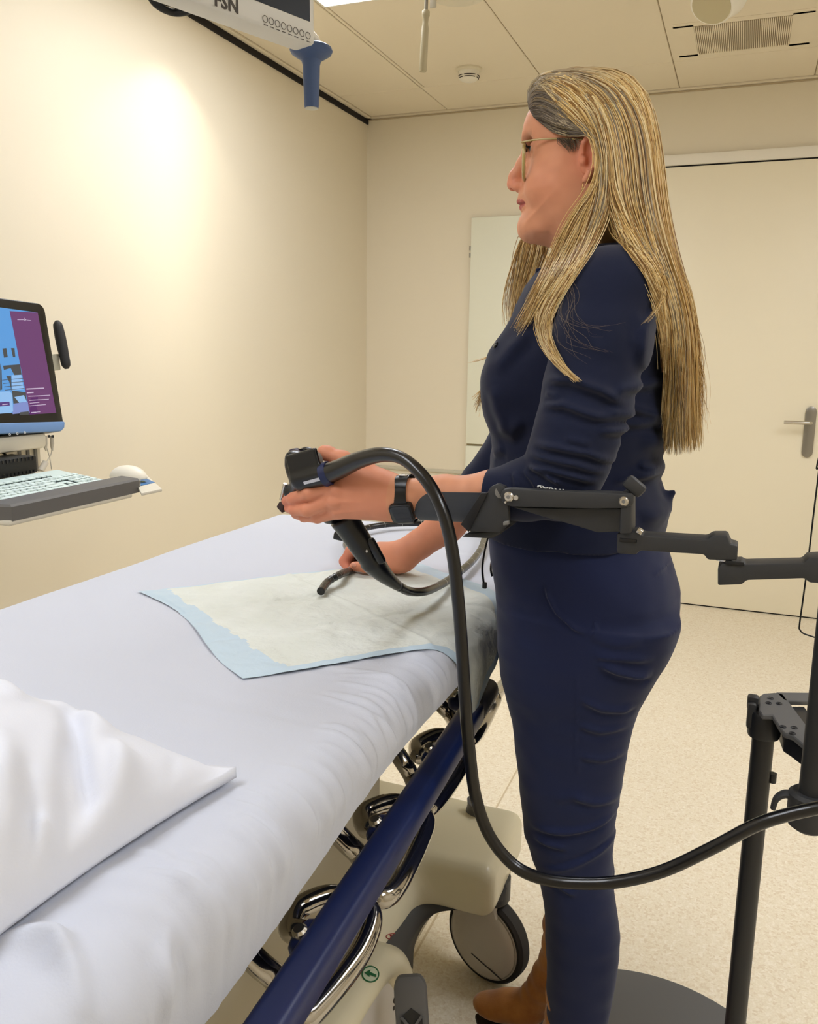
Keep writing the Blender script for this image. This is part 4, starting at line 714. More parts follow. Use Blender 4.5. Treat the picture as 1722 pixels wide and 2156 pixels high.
G4 = gd((1140, 166, 1.335), (1190, 195, 1.302), (1234, 245, 1.284), (1260, 305, 1.272), (1266, 370, 1.265), (1250, 440, 1.255), (1215, 530, 1.235), (1175, 600, 1.215), (1142, 650, 1.21), (1134, 690, 1.205), (1150, 735, 1.19), (1182, 775, 1.165), (1222, 805, 1.135))
G5 = gd((1150, 160, 1.335), (1200, 180, 1.305), (1250, 230, 1.285), (1276, 300, 1.27), (1284, 380, 1.26), (1276, 450, 1.25), (1245, 520, 1.225), (1205, 580, 1.205), (1168, 640, 1.2), (1150, 690, 1.195), (1165, 740, 1.18), (1190, 778, 1.16), (1215, 803, 1.14))
G6 = gd((1130, 172, 1.34), (1172, 215, 1.305), (1218, 256, 1.287), (1258, 294, 1.276), (1268, 342, 1.268), (1252, 398, 1.263), (1208, 455, 1.262), (1172, 520, 1.268), (1140, 585, 1.28), (1108, 645, 1.295), (1078, 695, 1.305))
G6b = gd((1140, 166, 1.335), (1190, 205, 1.30), (1240, 255, 1.284), (1270, 312, 1.27), (1276, 385, 1.262), (1244, 455, 1.252), (1208, 530, 1.248), (1172, 590, 1.252), (1140, 640, 1.268), (1118, 680, 1.28), (1100, 712, 1.29))
G7 = gd((1150, 160, 1.335), (1200, 180, 1.305), (1245, 225, 1.288), (1270, 290, 1.275), (1280, 370, 1.265), (1284, 440, 1.256), (1290, 480, 1.245), (1318, 505, 1.225), (1350, 535, 1.21), (1382, 580, 1.205), (1392, 620, 1.21))
T1 = gd((1112, 212, 1.37), (1115, 182, 1.37), (1140, 156, 1.365), (1185, 150, 1.345), (1230, 180, 1.31), (1262, 240, 1.285), (1278, 320, 1.27), (1282, 400, 1.262), (1270, 460, 1.25))
T2 = gd((1112, 216, 1.352), (1122, 192, 1.345), (1152, 190, 1.33), (1195, 222, 1.303), (1238, 262, 1.286), (1268, 312, 1.273), (1274, 385, 1.265), (1246, 450, 1.257))
T3 = gd((1114, 228, 1.345), (1128, 222, 1.332), (1160, 232, 1.314), (1200, 260, 1.296), (1242, 280, 1.281), (1266, 312, 1.270), (1274, 370, 1.264))
T4 = gd((1124, 246, 1.332), (1142, 250, 1.318), (1170, 264, 1.306), (1206, 276, 1.292), (1242, 282, 1.281), (1264, 304, 1.271), (1274, 350, 1.266))
T5 = gd((1148, 266, 1.316), (1165, 278, 1.309), (1190, 285, 1.300), (1215, 287, 1.291), (1240, 284, 1.283), (1262, 296, 1.273))
SB1 = gd((1172, 290, 1.302), (1186, 304, 1.300), (1203, 326, 1.297)); SB2 = gd((1212, 290, 1.296), (1218, 300, 1.295), (1214, 322, 1.294))
F1 = gd((1108, 470, 1.43), (1102, 500, 1.44), (1090, 550, 1.45), (1080, 610, 1.45), (1074, 660, 1.44), (1072, 695, 1.43)); F2 = gd((1165, 480, 1.43), (1150, 520, 1.44), (1135, 570, 1.445), (1116, 620, 1.44), (1100, 665, 1.425), (1086, 700, 1.41))
F0 = gd((1110, 470, 1.43), (1098, 500, 1.44), (1075, 560, 1.445), (1057, 620, 1.445), (1054, 660, 1.44), (1062, 702, 1.43))
E1 = gd((1050, 735, 1.45), (1035, 760, 1.455), (1024, 790, 1.46), (1014, 830, 1.465), (1003, 878, 1.465)); E2 = gd((1052, 740, 1.45), (1045, 770, 1.455), (1032, 800, 1.46), (1012, 820, 1.465), (990, 836, 1.465)); E3 = gd((1055, 735, 1.45), (1030, 752, 1.455), (1008, 760, 1.46), (988, 764, 1.46))
FU = np.array([mir(p) for p in gd((1150, 160, 1.335), (1220, 210, 1.285), (1250, 300, 1.27))]+[Yp(1195, 395, 1.462), Yp(1135, 452, 1.458)])
F1 = np.vstack([FU, F1[1:]]); F2 = np.vstack([FU+V3(.012, 0, 0), F2[1:]]); F0 = np.vstack([FU, F0[1:]]); EU = gd((1150, 590, 1.47), (1100, 670, 1.475)); E1 = np.vstack([EU, E1]); E2 = np.vstack([EU+V3(.004, 0, 0), E2])
def resamp(G, n):
    P = cr(G, 10); L = np.concatenate([[0], np.cumsum(np.linalg.norm(np.diff(P, axis=0), axis=1))]); s = np.linspace(0, L[-1], n); return np.stack([np.interp(s, L, P[:, i]) for i in range(3)], 1)
BL, LB, BR, AS, DK = (222, 186, 120), (244, 220, 168), (156, 116, 66), (156, 142, 120), (62, 50, 42)
SV, SF, SCOL = [], [], []; off = NV
def strands(Ga, Gb, k, n=24, jit=.004, dep=.004, wav=.003, pal=(BL, LB, BR), root=.10, cut=(.88, 1.0), r=(.0005, .0010), clump=9, rootcol=None, toward=-1, mirror=None):
    global off
    mirror = (k > 150 and toward < 0) if mirror is None else mirror
    k = int(k*1.4) if k > 100 else k
    A = resamp(Ga, n); B = resamp(Gb, n); cl = RNG.random(clump*3); u = RNG.random(k); nearest = cl[np.argmin(np.abs(u[:, None]-cl[None]), axis=1)]
    s = np.linspace(0, 1, n)[None, :, None]; w = (u[:, None]*(1-.72*s[..., 0]**.7)+nearest[:, None]*.72*s[..., 0]**.7)[..., None]
    e = (cut[0]+(cut[1]-cut[0])*RNG.random(k)**.8)[:, None]; si = np.linspace(0, 1, n)[None]*e; ii = np.clip(si*(n-1), 0, n-1.001); i0 = ii.astype(int); f = (ii-i0)[..., None]
    a = A[i0]*(1-f)+A[i0+1]*f; b = B[i0]*(1-f)+B[i0+1]*f; P = a*(1-w)+b*w
    env = np.sin(np.clip(s, 0, 1)*math.pi*.75+.12); j = RNG.normal(size=(k, 1, 3))*np.array([jit, 0, jit*.4])*env
    j[..., 1:2] += toward*np.abs(RNG.normal(size=(k, 1, 1)))*dep*.9*env-.0; ph = RNG.random((k, 1, 1))*6.28; fr = 3+5*RNG.random((k, 1, 1)); wv = np.sin(s*fr*2+ph)*wav*s*RNG.random((k, 1, 1))
    P = P+j+wv*np.array([1., .6, .1])
    if toward < 0: P = clear_body(P, (.0012+.004*RNG.random((k, 1))**2))
    rad = (r[0]+(r[1]-r[0])*RNG.random(k))[:, None]*(1-.75*np.linspace(0, 1, n)[None]**3)
    T = np.gradient(P, axis=1); T /= np.linalg.norm(T, axis=2, keepdims=True)+1e-9; up = np.array([.2, -.9, .35]); S1 = np.cross(T, up); S1 /= np.linalg.norm(S1, axis=2, keepdims=True)+1e-9; S2 = np.cross(S1, T)
    if mirror:   # the far side of the head carries the same hair
        h_ = k//3; Q = P[:h_].copy(); Q[..., 1] = 2*Y0-Q[..., 1]; P = np.concatenate([P, Q]); rad = np.concatenate([rad, rad[:h_]]); k = k+h_
        T = np.gradient(P, axis=1); T /= np.linalg.norm(T, axis=2, keepdims=True)+1e-9; S1 = np.cross(T, up); S1 /= np.linalg.norm(S1, axis=2, keepdims=True)+1e-9; S2 = np.cross(S1, T)
    ring = np.stack([P+rad[..., None]*(S1*math.cos(q)+S2*math.sin(q)*.7) for q in (0, 2.094, 4.189)], 2)   # k, n, 3, 3
    base = np.arange(k)[:, None, None]*(n*3)+np.arange(n-1)[None, :, None]*3+np.arange(3)[None, None, :]; nx = np.arange(k)[:, None, None]*(n*3)+np.arange(n-1)[None, :, None]*3+((np.arange(3)+1) % 3)[None, None, :]
    SF.append((np.stack([base, nx, nx+3, base+3], -1).reshape(-1, 4)+off)); SV.append(ring.reshape(-1, 3)); off += k*n*3
    c0 = np.array(pal, float)[RNG.integers(0, len(pal), k)]+RNG.normal(size=(k, 1))*9; cc = np.repeat(c0[:, None], n, 1); ss_ = np.linspace(0, 1, n)[None, :, None]
    rc = np.array(rootcol if rootcol is not None else BR, float); m = np.clip(1-ss_/max(root, 1e-3), 0, 1)*.85; cc = cc*(1-m)+rc*m; SCOL.append(np.repeat(cc[:, :, None], 3, 2).reshape(-1, 3))
strands(G1, G2, 620, root=.22, rootcol=AS, pal=(BL, LB, BR, BL), dep=.003); strands(G2, G3, 620, root=.20, rootcol=AS, pal=(BL, LB, BR, AS)); strands(G3, G3b, 420, root=.16, rootcol=AS, pal=(BL, LB, BR))
strands(G3b, G7, 260, pal=(BL, LB, BR), root=.12, rootcol=AS); strands(G7, G5, 200, pal=(BL, BR, LB), root=.12, rootcol=AS, cut=(.45, .62)); strands(G5, G4, 330, pal=(BL, LB, LB, BR), root=.12, rootcol=AS, jit=.003, wav=.004)
strands(G4, G6b, 160, pal=(BL, LB, BR), root=.12, cut=(.4, .62), rootcol=AS); strands(G6b, G6, 380, pal=(BL, LB, BR), root=.12, rootcol=AS, cut=(.62, 1))
strands(T1, G5[:9], 200, pal=(BL, LB, AS), root=.2, rootcol=AS, jit=.003); strands(T1, T2, 320, pal=(BL, LB, AS), root=.2, rootcol=(120, 108, 92), jit=.003); strands(T2, T3, 260, pal=(AS, BL, (120, 108, 92)), root=.5, rootcol=(104, 92, 80), jit=.002); strands(T3, T4, 240, pal=(AS, (184, 168, 138), (110, 98, 84)), root=.5, rootcol=(100, 88, 78), jit=.0018, dep=.003)
strands(T4, T5, 220, pal=(AS, (196, 180, 146), (96, 84, 74)), root=.4, rootcol=(90, 78, 68), jit=.0015, dep=.003); strands(SB1, SB2, 70, n=8, pal=((92, 76, 62), (110, 92, 74)), root=.1, jit=.003, dep=.0003, r=(.0003, .0005), rootcol=DK, cut=(.4, 1))
strands(F1, F2, 260, n=26, pal=(BL, LB, BR), jit=.004, toward=1); strands(F1, F0, 26, n=26, pal=(BR, BL), jit=.001, toward=1, clump=2); strands(E1, E2, 70, n=20, pal=(BL, BR), jit=.002); strands(E3, E3+.004, 8, n=12, pal=(BL,), jit=.002, r=(.0004, .0007)); strands(gd((1055, 740, 1.45), (1038, 760, 1.452), (1030, 800, 1.455), (1032, 845, 1.455)), E1[2:6], 60, n=12, pal=(BL, LB), jit=.002)
# flyaways across the shoulder and behind
strands(gd((1165, 560, 1.2), (1180, 620, 1.185), (1175, 690, 1.165), (1200, 740, 1.13), (1248, 790, 1.115)), gd((1185, 560, 1.2), (1215, 620, 1.165), (1205, 660, 1.14), (1260, 690, 1.115), (1320, 675, 1.12)), 14, n=18, pal=((120, 104, 84), (96, 84, 74)), jit=.008, dep=.003, wav=.012, r=(.0002, .0003), clump=6, rootcol=BL)
strands(gd((1400, 480, 1.33), (1430, 580, 1.33), (1462, 680, 1.33), (1478, 800, 1.33), (1468, 900, 1.33)), gd((1400, 480, 1.33), (1426, 580, 1.33), (1452, 690, 1.33), (1466, 790, 1.33), (1492, 910, 1.33)), 40, n=18, pal=(BL, BR), jit=.003, wav=.01, r=(.0003, .0005)); strands(gd((1330, 520, 1.2), (1370, 545, 1.19), (1397, 600, 1.19), (1385, 650, 1.17), (1350, 690, 1.15)), gd((1335, 520, 1.2), (1380, 548, 1.19), (1396, 590, 1.19), (1388, 640, 1.17), (1370, 660, 1.16)), 14, n=18, pal=(BL, LB), jit=.002, r=(.0003, .0006))
SVa = np.vstack(SV); hb.v += [tuple(p) for p in SVa.tolist()]; sf = np.vstack(SF).tolist(); hb.f += [tuple(f) for f in sf]; hb.mi += [0]*len(sf); hb.n += len(SVa)
me = bpy.data.meshes.new('hair'); me.from_pydata(hb.v, [], hb.f); me.materials.append(MATS['hair']); me.polygons.foreach_set('use_smooth', [True]*len(me.polygons)); hair = link('hair', me, woman)
SC_ = np.vstack(SCOL)
def hair_col(P):
    n = len(P); c = np.empty((n, 3)); p = P[:NV]; s_ = vnoise(p[:, 0]*160, p[:, 1]*160, p[:, 2]*9)[:, None]; w = np.clip(.5+.9*s_, 0, 1); c[:NV] = np.array([120., 90, 54])*(1-w)+np.array([176., 138, 84])*w
    top = smooths(p[:, 2], XZ(1200, 330)[1], XZ(1200, 230)[1])[:, None]*smooths(-p[:, 0], -XZ(1260, 250)[0], -XZ(1160, 250)[0])[:, None]*.75; c[:NV] = c[:NV]*(1-top)+np.array([104., 92, 78])*top; c[NV:] = SC_; return c
vcol(hair, hair_col)
# ------------------------------------------------------------------ arm support stand with its trough, links, posts and base plate
std = thing('arm_support_stand', (.10, 1.28, 0), 'dark grey arm support stand with jointed arm and forearm trough, on a round base plate', 'arm support')
PC = (-.085, 1.43); PR_ = .312
MB().lathe([(0, .002), (PR_-.004, .002), (PR_, .006), (PR_, .018), (PR_-.004, .022)], (*PC, 0), (0, 0, 1), 72).build('base_plate_edge', 'plate_edge', std); MB().lathe([(PR_-.006, .016), (PR_-.004, .0232), (0, .0232)], (*PC, 0), (0, 0, 1), 72).build('base_plate', 'plate_grey', std)
# lower pole, bracket plate and knob
YPOL = 1.30; pa = Yp(1546, 2156, YPOL); pb = Yp(1609, 1545, YPOL); xp = .5*(pa[0]+pb[0])
MB().cyl((xp, YPOL, .02), (xp, YPOL, pb[2]+.01), .0158, n=28).cyl((xp+.018, YPOL, Yp(1625, 1637, YPOL)[2]-.007), (xp+.018, YPOL, Yp(1625, 1637, YPOL)[2]+.007), .006).build('lower_pole', 'pole_black', std)
zb = Yp(1612, 1520, YPOL)[2]; cl = MB(); cl.lathe([(.0165, -.022), (.022, -.022), (.0235, -.018), (.0235, .014), (.022, .018), (0, .018)], (xp, YPOL, zb), (0, 0, 1), 32)
cl.build('pole_clamp', 'pole_black', std); zpl = zb+.022
def zq(*p): q = Zp(p[0], p[1], zpl); return (q[0], q[1])
outer = [(1600, 1466), (1622, 1463), (1650, 1470), (1722, 1580), (1735, 1600), (1700, 1574), (1668, 1555), (1650, 1547), (1640, 1535), (1628, 1508), (1637, 1505), (1620, 1510), (1604, 1508), (1598, 1498), (1613, 1493)]
def plate(pxs, th, m, name, z):
    b = MB(); P = [Zp(px, py, z) for px, py in pxs]; b.prism([(p[0], p[1]) for p in P], (0, 0, z), (1, 0, 0), (0, 1, 0), (0, 0, 1), th, .0015, 1); return b.build(name, m, std)
plate([(1598, 1470), (1606, 1465), (1630, 1463), (1648, 1466), (1690, 1522), (1722, 1566), (1722, 1600), (1668, 1554), (1650, 1548), (1640, 1535), (1626, 1511), (1604, 1510), (1597, 1500)], .008, 'plate_grey', 'bracket_plate', zpl)
plate([(1632, 1462), (1722, 1463), (1722, 1481), (1650, 1480)], .008, 'plate_grey', 'bracket_crossbar', zpl); plate([(1641, 1520), (1690, 1520), (1722, 1566), (1722, 1600), (1668, 1560), (1652, 1550)], .05, 'pole_black', 'bracket_block', zpl-.03)
for px, py in ((1622, 1470), (1618, 1480), (1640, 1481), (1648, 1530), (1672, 1532), (1668, 1544)):
    q = Zp(px, py, zpl+.0045); MB().torus(q, (0, 0, 1), .0042, .0007, 16, 5).cyl(q-V3(0, 0, .001), q+V3(0, 0, .0004), .0018, n=10).build('screw', 'pole_black', std)
kq = Yp(1588, 1498, YPOL); MB().cyl(kq+V3(.0, .004, 0), kq+V3(.02, .004, 0), .006).box(kq+V3(-.004, -.004, -.004), (.012, .02, .04), .004).box(kq+V3(-.003, .006, .012), (.016, .018, .022), .004).build('clamp_knob', 'black_metal', std)
# upper post with bottom socket and cable hook
YPO = 1.14; q0 = Yp(1700, 1690, YPO); q1 = Yp(1716, 1190, YPO); xpo = q0[0]+.004
MB().cyl((xpo, YPO, q0[2]-.01), (xpo, YPO, q1[2]), .0165, n=32).cyl((xpo+.012, YPO+.01, q1[2]), (xpo+.012, YPO+.01, q1[2]+.45), .0115, n=24).build('upper_post', 'black_metal', std)
MB().lathe([(0, -.036), (.018, -.036), (.026, -.03), (.028, -.02), (.028, .012), (.0235, .016), (.0165, .016)], (xpo, YPO, q0[2]-.0), (0, 0, 1), 36).build('post_socket', 'arm_grey', std)
MB().box((xpo+.032, YPO+.012, q0[2]+.06), (.03, .02, .16), .003).build('label_plate', mat('silver_plate', (190, 184, 174), .35, .6), std)
MB().tube(cr([Yp(1668, 1673, YPO), Yp(1650, 1672, YPO), Yp(1634, 1682, YPO), Yp(1627, 1702, YPO)], 6), np.linspace(.009, .006, 19), 10, flat=.6).build('cable_hook', 'arm_grey', std)
MB().box((xpo+.03, YPO+.02, zpl), (.05, .04, .04), .006).build('post_carrier', 'pole_black', std)
# jointed links
def link_bar(name, pxs, y, th, m='arm_grey', bev=.003):
    P = [Yp(px, py, y) for px, py in pxs]; b = MB(); b.prism([(p[0], p[2]) for p in P], (0, y, 0), (1, 0, 0), (0, 0, 1), (0, 1, 0), th, bev, 2); return b.build(name, m, std)
YL = 1.115
l2 = link_bar('rear_link', [(1512, 1190), (1520, 1180), (1562, 1177), (1568, 1182), (1690, 1179), (1700, 1168), (1735, 1166), (1735, 1222), (1702, 1220), (1692, 1211), (1572, 1215), (1562, 1224), (1512, 1226)], YL, .034)
l1 = link_bar('front_link', [(1302, 1118), (1344, 1113), (1354, 1122), (1490, 1130), (1500, 1122), (1532, 1122), (1538, 1140), (1554, 1143), (1552, 1175), (1490, 1173), (1484, 1162), (1350, 1154), (1342, 1163), (1302, 1160)], YL, .034)
for a_, l_ in (((1546, 1186), l2), ((1322, 1138), l1)):
    MB().box(Yp(a_[0], a_[1], YL-.0175), (.022, .003, .005), .001).build('joint_slot', 'trough_dark', l_)
MB().cyl(Yp(1530, 1178, YL), Yp(1530, 1172, YL), .0135, n=28).build('hinge_pin', 'nickel', l2); MB().box(Yp(1347, 1118, YL-.012), (.008, .012, .006), .001, R=Matrix.Rotation(.5, 3, 'Y')).build('set_screw', 'nickel', l1)
# parallel arm with its cover, knobs and trough
YS = 1.10
pa_ = link_bar('parallel_arm', [(1056, 1036), (1062, 1028), (1078, 1026), (1130, 1029), (1318, 1038), (1334, 1040), (1334, 1062), (1320, 1069), (1250, 1070), (1080, 1066), (1064, 1062), (1056, 1050)], YS-.012, .012)
link_bar('parallel_arm_rear', [(1062, 1026), (1130, 1027), (1334, 1036), (1334, 1062), (1064, 1058)], YS+.026, .012)
link_bar('arm_cover', [(1082, 1065), (1150, 1067), (1325, 1068), (1331, 1060), (1333, 1116), (1260, 1118), (1215, 1104), (1140, 1083)], YS+.006, .022); link_bar('end_bracket', [(1312, 1037), (1334, 1040), (1334, 1118), (1308, 1118)], YS+.006, .044)
link_bar('arm_top_plate', [(1070, 1029), (1130, 1029.5), (1320, 1038), (1320, 1042), (1130, 1034), (1070, 1033)], YS+.006, .03)
lt = Yp(1160, 1029.5, YS); text_mb('ROKOS', .011, Yp(1160, 1026.8, YS-.003), (.97, .0, -.09), (0, .9, .45), .0003, bold=.0004).build('lettering', mat('letter_white', (225, 225, 220), .5), pa_)
for px, py, r in ((1071, 1046, .0068), (1087, 1047.5, .0042), (1313, 1055.5, .0062), (1065, 1057, .002)):
    q = Yp(px, py, YS-.0185); MB().lathe([(0, .003), (r*.75, .003), (r, .0012), (r, -.001)], q, (0, -1, 0), 20).build('bolt', 'nickel', pa_)
    if r > .005: MB().cyl(q+V3(0, -.0031, 0), q+V3(0, -.0026, 0), r*.4, n=6).build('bolt_socket', 'scope_grey', pa_)
MB().cyl(Yp(1055, 1036, YS-.012), Yp(1055, 1036, YS+.05), .0085, n=24).build('pivot_barrel', 'scope_grey', std)
k0 = Yp(1318, 1040, YS+.006); k1 = Yp(1332, 1030, YS+.0); MB().cyl(k0, k1, .005).box(k1+V3(.002, 0, .004), (.028, .014, .018), .005, R=Matrix.Rotation(math.radians(38), 3, 'Y')).build('tension_knob', 'arm_grey', std)
MB().ball(Yp(1232, 1025, YS+.05), (.014, .02, .012), 16).build('rear_knob', 'pole_black', std)
# trough: a channel round the forearm
tx0, tx1 = Yp(894, 1090, YA)[0], Yp(1080, 1090, YA)[0]
def tr_z(px, py): return Yp(px, py, 1.105)[2]
zlow = tr_z(960, 1108); secs = []; ztn = tr_z(960, 1036); ztf = Yp(960, 998, 1.205)[2]
nx_ = 40; nq = 26; G = np.zeros((nx_, nq, 3)); G2_ = np.zeros((nx_, nq, 3))
for i, u in enumerate(np.linspace(0, 1, nx_)):
    x = tx0+(tx1-tx0)*u; rnd = math.sqrt(max(0, 1-(1-min(1, u/.24))**2)); rn2 = math.sqrt(max(0, 1-(1-min(1, max(0, u-.14)/.08))**2)); dz = Yp(890+190*u, 1090, 1.12)[2]-Yp(960, 1090, 1.12)[2]; zc = zlow+dz*.5
    sec = []
    hn = (ztn-zlow)*(.3+.7*rnd)+dz*.2; hf = (ztf-zlow)*(.2+.8*rn2)
    for q in np.linspace(0, 1, nq):
        if q < .35: v = q/.35; sec.append((1.103-.004*(1-v), zc+.02+(hn-.02)*(1-v)))
        elif q < .65: v = (q-.35)/.3; a_ = math.pi*v; sec.append((1.152-.049*math.cos(a_), zc+.02-.022*math.sin(a_)))
        else: v = (q-.65)/.35; sec.append((1.201+.003*v, zc+.02+(hf-.02)*v))
    for j, (y, z) in enumerate(sec): G[i, j] = (x, y, z); nn = nrm(V3(0, y-1.152, z-zc-.03)); G2_[i, j] = (x, y, z)-nn*.0045*V3(0, 1, 1)
V_, F_ = grid_mb(G); W_, E_ = grid_mb(G2_); b_ = bmesh.new(); vs = [b_.verts.new(tuple(p)) for p in V_]+[b_.verts.new(tuple(p)) for p in W_]; nV = len(V_)
for f in F_: b_.faces.new([vs[k] for k in f])
for f in E_: b_.faces.new([vs[k+nV] for k in f[::-1]])
bmesh.ops.bridge_loops(b_, edges=[e for e in b_.edges if e.is_boundary]); tro = MB().bm(b_).build('forearm_trough', 'trough_grey', std, 50)
P_ = [Yp(px, py, 1.09) for px, py in ((975, 1102), (990, 1085), (1010, 1060), (1025, 1040), (1034, 1024), (1048, 1018), (1064, 1024), (1070, 1040), (1072, 1098), (1070, 1106), (1052, 1121), (990, 1118))]
b = MB(); b.prism([(p[0], p[2]) for p in P_], (0, 1.093, 0), (1, 0, 0), (0, 0, 1), (0, 1, 0), .012, .002, 2); b.build('trough_bracket', 'arm_grey', std); link_bar('trough_underplate', [(1000, 1112), (1072, 1104), (1072, 1112), (1052, 1121), (992, 1118)], 1.14, .09, 'arm_grey')
P_ = [Yp(px, py, 1.0965) for px, py in ((975, 1101), (1002, 1060), (1018, 1035), (1032, 1035), (1010, 1080), (992, 1117))]; b = MB(); b.prism([(p[0], p[2]) for p in P_], (0, 1.086, 0), (1, 0, 0), (0, 0, 1), (0, 1, 0), .003, .001); b.build('trough_strap', 'trough_dark', std)
link_bar('trough_foot', [(1060, 1098), (1072, 1096), (1072, 1104), (1060, 1106)], 1.083, .006, 'scope_grey', .001)
cb = cr([(xpo+.012, YPO+.025, 1.52), (xpo+.01, YPO+.06, 1.50), Yp(1727, 950, 1.25), Yp(1724, 990, 1.25), Yp(1713, 1080, 1.25), Yp(1700, 1190, 1.25), Yp(1690, 1265, 1.25), Yp(1683, 1316, 1.25), Yp(1684, 1326, 1.25), Yp(1692, 1334, 1.25), Yp(1715, 1342, 1.25)], 6)
tag(MB().tube(cb, .0011, 8).build('thin_cord', 'cable_black', None, 180), 'thin black cord hanging beside the stand post before the door', 'cord')
# ------------------------------------------------------------------ endoscope: control head, boot, looped tubes
sc = thing('endoscope', An(680, 1000, 1.15), 'black flexible endoscope held in both hands, its tube looped over the bed', 'endoscope')
def ppris(name, pxs, y, th, m, bev=.004, par=None):
    P = [Yp(px, py, y) for px, py in pxs]; b = MB(); b.prism([(p[0], p[2]) for p in P], (0, y, 0), (1, 0, 0), (0, 0, 1), (0, 1, 0), th, bev, 3); return b.build(name, m, par or sc)
E_ = SDF((-.72, 1.08, 1.08), (-.48, 1.26, 1.26), .0016)
E_.cone(Yp(632, 985, 1.155), Yp(655, 1022, 1.160), .021, .022, .01).cone(Yp(655, 1022, 1.160), Yp(695, 1080, 1.175), .021, .018, .012); E_.cone(Yp(618, 965, 1.15), Yp(630, 1010, 1.15), .012, .014, .012)
E_.cone(Yp(632, 1015, 1.128), Yp(690, 1000, 1.125), .0135, .0155, .01); E_.cone(Yp(612, 1035, 1.165), Yp(650, 1015, 1.16), .012, .017, .012); E_.box(Yp(627, 968, 1.155), (.012, .016, .010), .004, .008)
E_.box(Yp(640, 978, 1.12), (.028, .004, .020), .003, .01, R=[nrm(V3(.93, -.1, .28)), nrm(V3(.08, 1, 0)), nrm(V3(-.28, 0, .95))])
hd_ = sdf_mb(E_).build('control_head', 'scope_black', sc, 180)
ppris('angle_wheel_guard', [(604, 962), (614, 945), (622, 943), (640, 952), (650, 958), (636, 974), (612, 976)], 1.165, .018, 'scope_purple', .003)
for i, (px, py) in enumerate(((640, 949), (647, 946), (633, 947), (654, 958), (662, 962), (668, 966))): MB().cyl(Yp(px, py+6, 1.168), Yp(px, py-2, 1.168), .0042, n=14).build('wheel_lug', 'scope_black', sc)
MB().torus(Yp(648, 970, 1.176), (.15, 1, .1), .017, .0055, 24, 8).build('angle_wheel', 'scope_black', sc, 180); MB().lathe([(0, .004), (.016, .004), (.018, 0), (.018, -.004)], Yp(655, 972, 1.135), nrm(V3(.1, -1, .25)), 28).build('cap_disc', 'scope_grey', sc)
MB().cyl(Yp(634, 963, 1.13), Yp(639, 969, 1.13), .0065, n=16, bev=.001).build('valve_button', 'scope_black', sc); MB().torus(Yp(665, 962, 1.17), (0, 1, .2), .008, .0016, 18, 6).build('chrome_clip', 'nickel', sc, 180)
lb = [Yp(px, py, 1.108) for px, py in ((637, 1015), (680, 1003), (683, 1010), (639, 1021))]; b = MB(); b.prism([(p[0], p[2]) for p in lb], (0, 1.1105, 0), (1, 0, 0), (0, 0, 1), (0, 1, 0), .0015); b.build('label_strip', 'scope_label', sc)
YR = 1.125; d_ = nrm(Yp(692, 997, YR)-Yp(676, 1003, YR)); MB().lathe([(.0165, -.006), (.0185, -.005), (.0185, .006), (.0172, .007)], Yp(688, 998, YR), d_, 28).build('collar_ring', 'scope_ring', sc)
MB().cyl(Yp(600, 1018, 1.16), Yp(592, 1052, 1.165), .003, n=12).build('chrome_stem', 'nickel', sc); ppris('suction_connector', [(585, 1066), (592, 1054), (602, 1060), (598, 1074), (597, 1080)], 1.16, .012, 'scope_brown', .002)
# umbilical cable from the collar, looping down before the woman and away past the post
um = [(688, 998, 1.125), (715, 987, 1.115), (760, 967, 1.095), (810, 957, 1.075), (855, 970, 1.06), (900, 1015, 1.045), (933, 1080, 1.035), (952, 1160, 1.03), (964, 1260, 1.03), (972, 1360, 1.03), (979, 1470, 1.03), (988, 1580, 1.03), (1002, 1680, 1.03), (1032, 1762, 1.03), (1085, 1824, 1.03), (1150, 1852, 1.03), (1230, 1860, 1.03), (1310, 1855, 1.03), (1400, 1832, 1.03), (1500, 1785, 1.025), (1590, 1738, 1.02), (1660, 1715, 1.02), (1740, 1697, 1.02), (1900, 1660, 1.03)]
pu_ = cr([Yp(*p) for p in um], 8); sL = np.linspace(0, 1, len(pu_)); MB().tube(pu_, np.interp(sL, [0, .04, .10, .16, 1], [.0160, .0150, .0118, .0088, .0078]), 18).build('umbilical_cable', 'scope_cable', sc, 180)
# boot below the hand and insertion tube
bo = cr([Yp(722, 1090, 1.18), Yp(748, 1128, 1.19), Yp(772, 1165, 1.20), Yp(790, 1190, 1.215), Yp(812, 1213, 1.24), Yp(838, 1234, 1.275)], 7); rb = np.interp(np.linspace(0, 1, len(bo)), [0, .30, .48, .52, .68, 1], [.0225, .0200, .0185, .0205, .0165, .0085])
MB().tube(bo, rb, 22).build('boot_sleeve', 'scope_black', sc, 180); MB().box(Yp(792, 1160, 1.19), (.014, .012, .045), .005, R=Matrix.Rotation(math.radians(-32), 3, 'Y')).build('lock_plate', 'scope_black', sc)
MB().ball(Yp(772, 1160.5, 1.178), (.0018, .001, .0026), 10).build('index_dot', 'tube_mark', sc); c_ = ppris('biopsy_port', [(708, 1118), (714, 1114), (745, 1132), (742, 1142), (705, 1133)], 1.2, .02, 'scope_black', .003); MB().cyl(Yp(706, 1122, 1.2), Yp(712, 1126, 1.2), .005, n=14).build('port_nut', 'nickel', sc)
ZB = .945
def zb_(px, py, z=ZB): return Zp(px, py, z)
